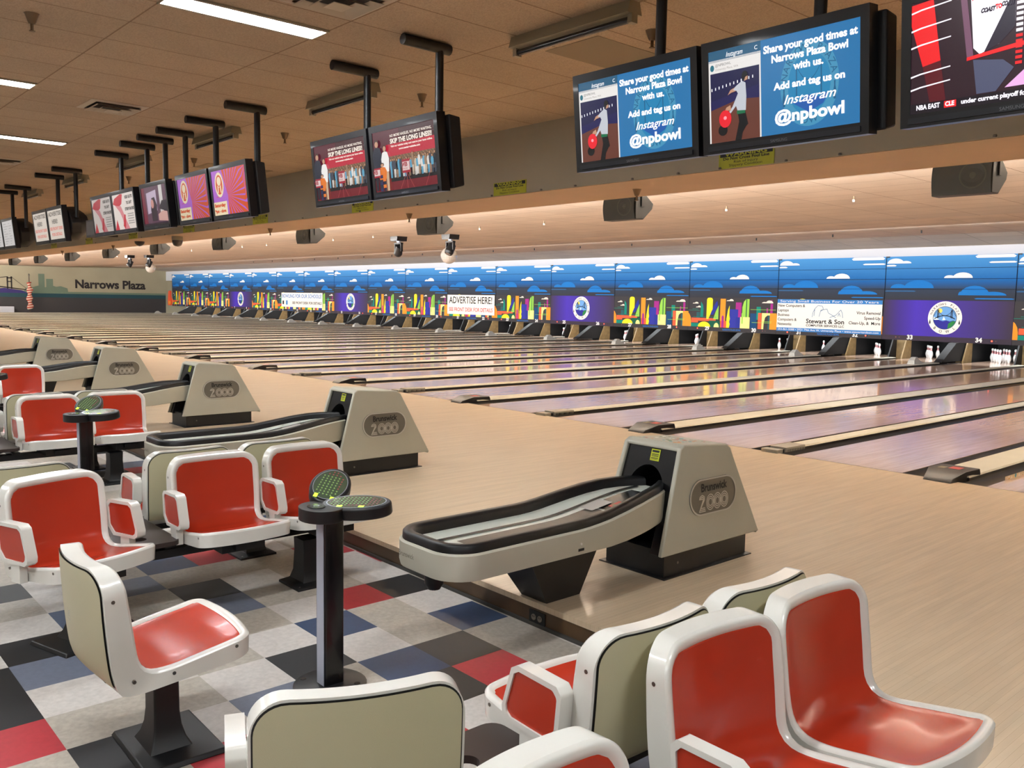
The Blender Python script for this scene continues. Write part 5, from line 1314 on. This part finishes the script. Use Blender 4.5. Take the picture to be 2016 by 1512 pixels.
# loudspeakers
SPK = mat('speaker_grille', (84, 92, 102), .5); SPC = mat('speaker_cone', (100, 106, 112), .4); SPB = mat('speaker_box', (18, 18, 20), .5)
def speaker():
    t = thing('loudspeaker', 'x', 'loudspeaker', (0, .9, 2.8))
    W, Hh = .28, .17
    sec = [(-.02, -Hh), (.0, -Hh), (.0, Hh), (-.02, Hh)]
    m = MB(); m.prism([(.0, -Hh), (.0, Hh), (.2, Hh*.95), (.36, .05), (.34, -.02), (.16, -Hh)], lambda a, b, k: (k, a, b), -W, W, SPB); m.build('cabinet', t, bevel=.008)
    m = MB(); n = 8
    m.grid([[(x, -.003-.03*math.cos(PI*j/n-PI/2), -Hh+2*Hh*j/n) for j in range(n+1)] for x in (W-.006, -W+.006)], SPK); o = m.build('grille', t, smooth=60)
    m = MB(); R0, R1 = ell(.11, 0, .125, .125, 24), ell(.11, 0, .11, .11, 24)
    m.grid([[(a, -.036, b) for a, b in R1], [(a, -.036, b) for a, b in R0]], SPC, closed=True); m.grid([[(a*.3+.077, -.02, b*.3) for a, b in R1], [(a, -.036, b) for a, b in R1]], SPK, closed=True)
    m.lathe([(0, .0), (.03, 0)], SPC, 12, (.11, -.03, 0)); m.cyl((.11, -.037, 0), (.11, -.03, 0), .03, SPC, 12); m.build('cone', t, smooth=50)
    m = MB(); m.box((-.3, .1, .0), (-.285, .16, .3), BLACK); m.box((.285, .1, .0), (.3, .16, .3), BLACK); m.box((-.3, .1, .29), (.3, .16, .3), BLACK); m.cyl((0, .13, .3), (0, .13, .47), .02, BLACK, 8); m.build('bracket', t)
    return t
sp0 = speaker(); sp0.location = (-.37, .9, 2.79); sp0['group'] = 'loudspeakers under the lane ceiling'
SL = ['largest loudspeaker, hanging at the right under the grey beam', 'loudspeaker under the blue advert screens', 'loudspeaker under the red advert screens', 'loudspeaker between the red advert and sunburst screens, under the beam',
      'loudspeaker under the brighter sunburst screen', 'loudspeaker just right of the paired black stage lights', 'loudspeaker just left of the paired black stage lights', 'small loudspeaker under the ADVERTISE HERE screens', 'small loudspeaker, second from the left edge', 'small loudspeaker at the left picture edge']
sp0['label'] = SL[0]
for i in range(1, 10): dup(sp0, (-.37-4.375*i, .9, 2.79), label=SL[i])
# moving stage lights and mirror balls
def mover(face):
    t = thing('stage_light', 'x', 'stage light')
    m = MB(); m.prism([(-.19, -.0), (-.16, -.13), (.16, -.13), (.19, 0)], lambda a, b, k: (a, k, b), -.17, .17, BLACKG); m.cyl((0, 0, -.13), (0, 0, -.17), .06, ALU, 10); m.build('base_box', t)
    m = MB(); m.box((-.17, -.04, -.42), (-.13, .04, -.19), BLACK); m.box((.13, -.04, -.42), (.17, .04, -.19), BLACK); m.box((-.17, -.05, -.22), (.17, .05, -.17), BLACK); m.build('yoke', t, bevel=.01)
    m = MB(); a = Vector((0, -.5, -.85)).normalized()*.15 if face else Vector((-.6, .2, -.8)).normalized()*.15; c = Vector((0, 0, -.4))
    m.cyl(c-a, c+a*.6, .10, BLACK, 14, .125); m.cyl(c+a*.6, c+a, .125, BLACK, 14, .10); m.build('head', t, smooth=50)
    m = MB(); m.cyl(c+a*1.0, c+a*1.02, .075, mat('lens', (50, 54, 60), .08, coat=1), 14); m.build('lens', t)
    return t
mv = mover(True); mv.location = (-16.05, 6.7, 3.27); mv['label'] = 'black stage light hanging in front of the nearer mirror ball'; mv['group'] = 'black stage lights over the lanes'
mv2 = mover(False); mv2.location = (-17.97, 6.3, 3.27); mv2['label'] = 'black stage light turned sideways, left of the one with the mirror ball'; mv2['group'] = 'black stage lights over the lanes'
dup(mv, (-39.5, 5.8, 3.27), label='small far black stage light, left one of the far pair'); dup(mv, (-38.4, 6.3, 3.27), label='small far black stage light, right one of the far pair')
def ball(loc, label):
    t = thing('mirror_ball', label, 'mirror ball', loc, group='mirror balls')
    bpy_m = MB(); n, k = 20, 12
    for i in range(k):
        for j in range(n):
            q = []
            for di, dj in ((0, 0), (0, 1), (1, 1), (1, 0)):
                a, b = PI*(i+di)/k, 2*PI*(j+dj)/n
                q.append((.26*math.sin(a)*math.cos(b), .26*math.sin(a)*math.sin(b), -.26*math.cos(a)))
            c = Vector([sum(p[z] for p in q)/4 for z in range(3)])
            if len(set(q)) < 4: q = list(dict.fromkeys(q))
            bpy_m.poly(list(reversed([tuple(c+(Vector(p)-c)*.94) for p in q])), CHROME)
    bpy_m.lathe([(.0, -.254), (.12, -.22), (.22, -.13), (.254, 0), (.22, .13), (.12, .22), (0, .254)], FIX, 16)
    bpy_m.build('mirror_sphere', t); m = MB(); m.cyl((0, 0, .25), (0, 0, .9), .008, INK, 6); m.build('hanging_rod', t); return t
b0 = ball((-18.8, 8.75, 2.87), 'mirror ball hanging below the black stage light over the lanes'); dup(b0, (-45.6, 8.85, 2.87), label='small far mirror ball right of the far pair of stage lights')
# dome camera, small dark dome
t = thing('dome_camera', 'beige dome camera hung under the beam below the sunburst screens', 'camera', (-16.5, -.6, 2.8))
m = MB(); m.box((-.16, -.16, .0), (.16, .16, .07), BEAMU); m.cyl((0, 0, .0), (0, 0, -.09), .12, FIX, 20); m.build('housing', t, bevel=.01)
m = MB(); m.lathe([(.115, -.09), (.11, -.14), (.085, -.2), (.04, -.225), (0, -.23)], mat('dome_smoke', (60, 52, 46), .2, coat=.5), 18); m.build('dome', t, smooth=60)
m = MB(); m.lathe([(.12, 0), (.11, -.05), (.06, -.1), (0, -.12)], INK, 16)
dm = m.build('speaker_dome', loc=(-19.46, -.43, 2.805), smooth=60); tag(dm, 'small dark dome under the beam left of the dome camera', 'dome', 'small dark domes on the ceiling')
o = dm.copy(); C.objects.link(o); o.location = (-.05, 3.1, 3.27); o['label'] = 'small dark half dome on the ceiling right of the largest loudspeaker'
# flag on its pole
t = thing('flag', 'furled red and white striped flag on a dark pole before the far mural wall', 'flag', (-65.3, 7.3, 0))
m = MB(); m.cyl((0, 0, 0), (0, 0, 2.55), .03, mat('pole_wood', (70, 50, 36), .5), 8); m.lathe([(0, 2.75), (.06, 2.65), (.05, 2.55), (0, 2.52)], SCREW, 8); m.cyl((0, 0, 0), (0, 0, .06), .22, BLACK, 14); m.build('pole', t)
m = MB(); FR = mat('flag_red', (170, 62, 50), .8); FW = mat('flag_white', (214, 190, 170), .8)
for i in range(22):
    z0, z1 = .25+i*.085, .25+(i+1)*.085; w0, w1 = (.17+.05*math.sin(i*.9)), (.17+.05*math.sin((i+1)*.9))
    if i > 16: w0, w1 = w0*.8, w1*.75
    m.grid([[(.08*math.cos(a)+.05, w0*math.sin(a)+.02*math.sin(i*.5), z0+.03*math.sin(a)) for a in [j*PI/5 for j in range(10)]], [(.08*math.cos(a)+.05, w1*math.sin(a)+.02*math.sin(i*.5+.5), z1+.03*math.sin(a)) for a in [j*PI/5 for j in range(10)]]], FR if i % 2 else FW, closed=True)
m.build('cloth', t, smooth=60)
m = MB(); m.box((-.5, -1.6, 0), (0, 1.0, .42), WALLW)
tag(m.build('white_counter', loc=(-65.2, 5.3, 0.0), bevel=.02), 'low white box against the far wall at the left picture edge', 'box')

for nm, m_ in MATS.items():
    if nm.startswith(('city_', 'cloud_', 'banner_', 'purple', 'sky_print', 'logo_', 'bowl_blue', 'panel_seam')):
        b_ = m_.node_tree.nodes['Principled BSDF']; b_.inputs['Specular IOR Level'].default_value = .12; b_.inputs['Roughness'].default_value = .6
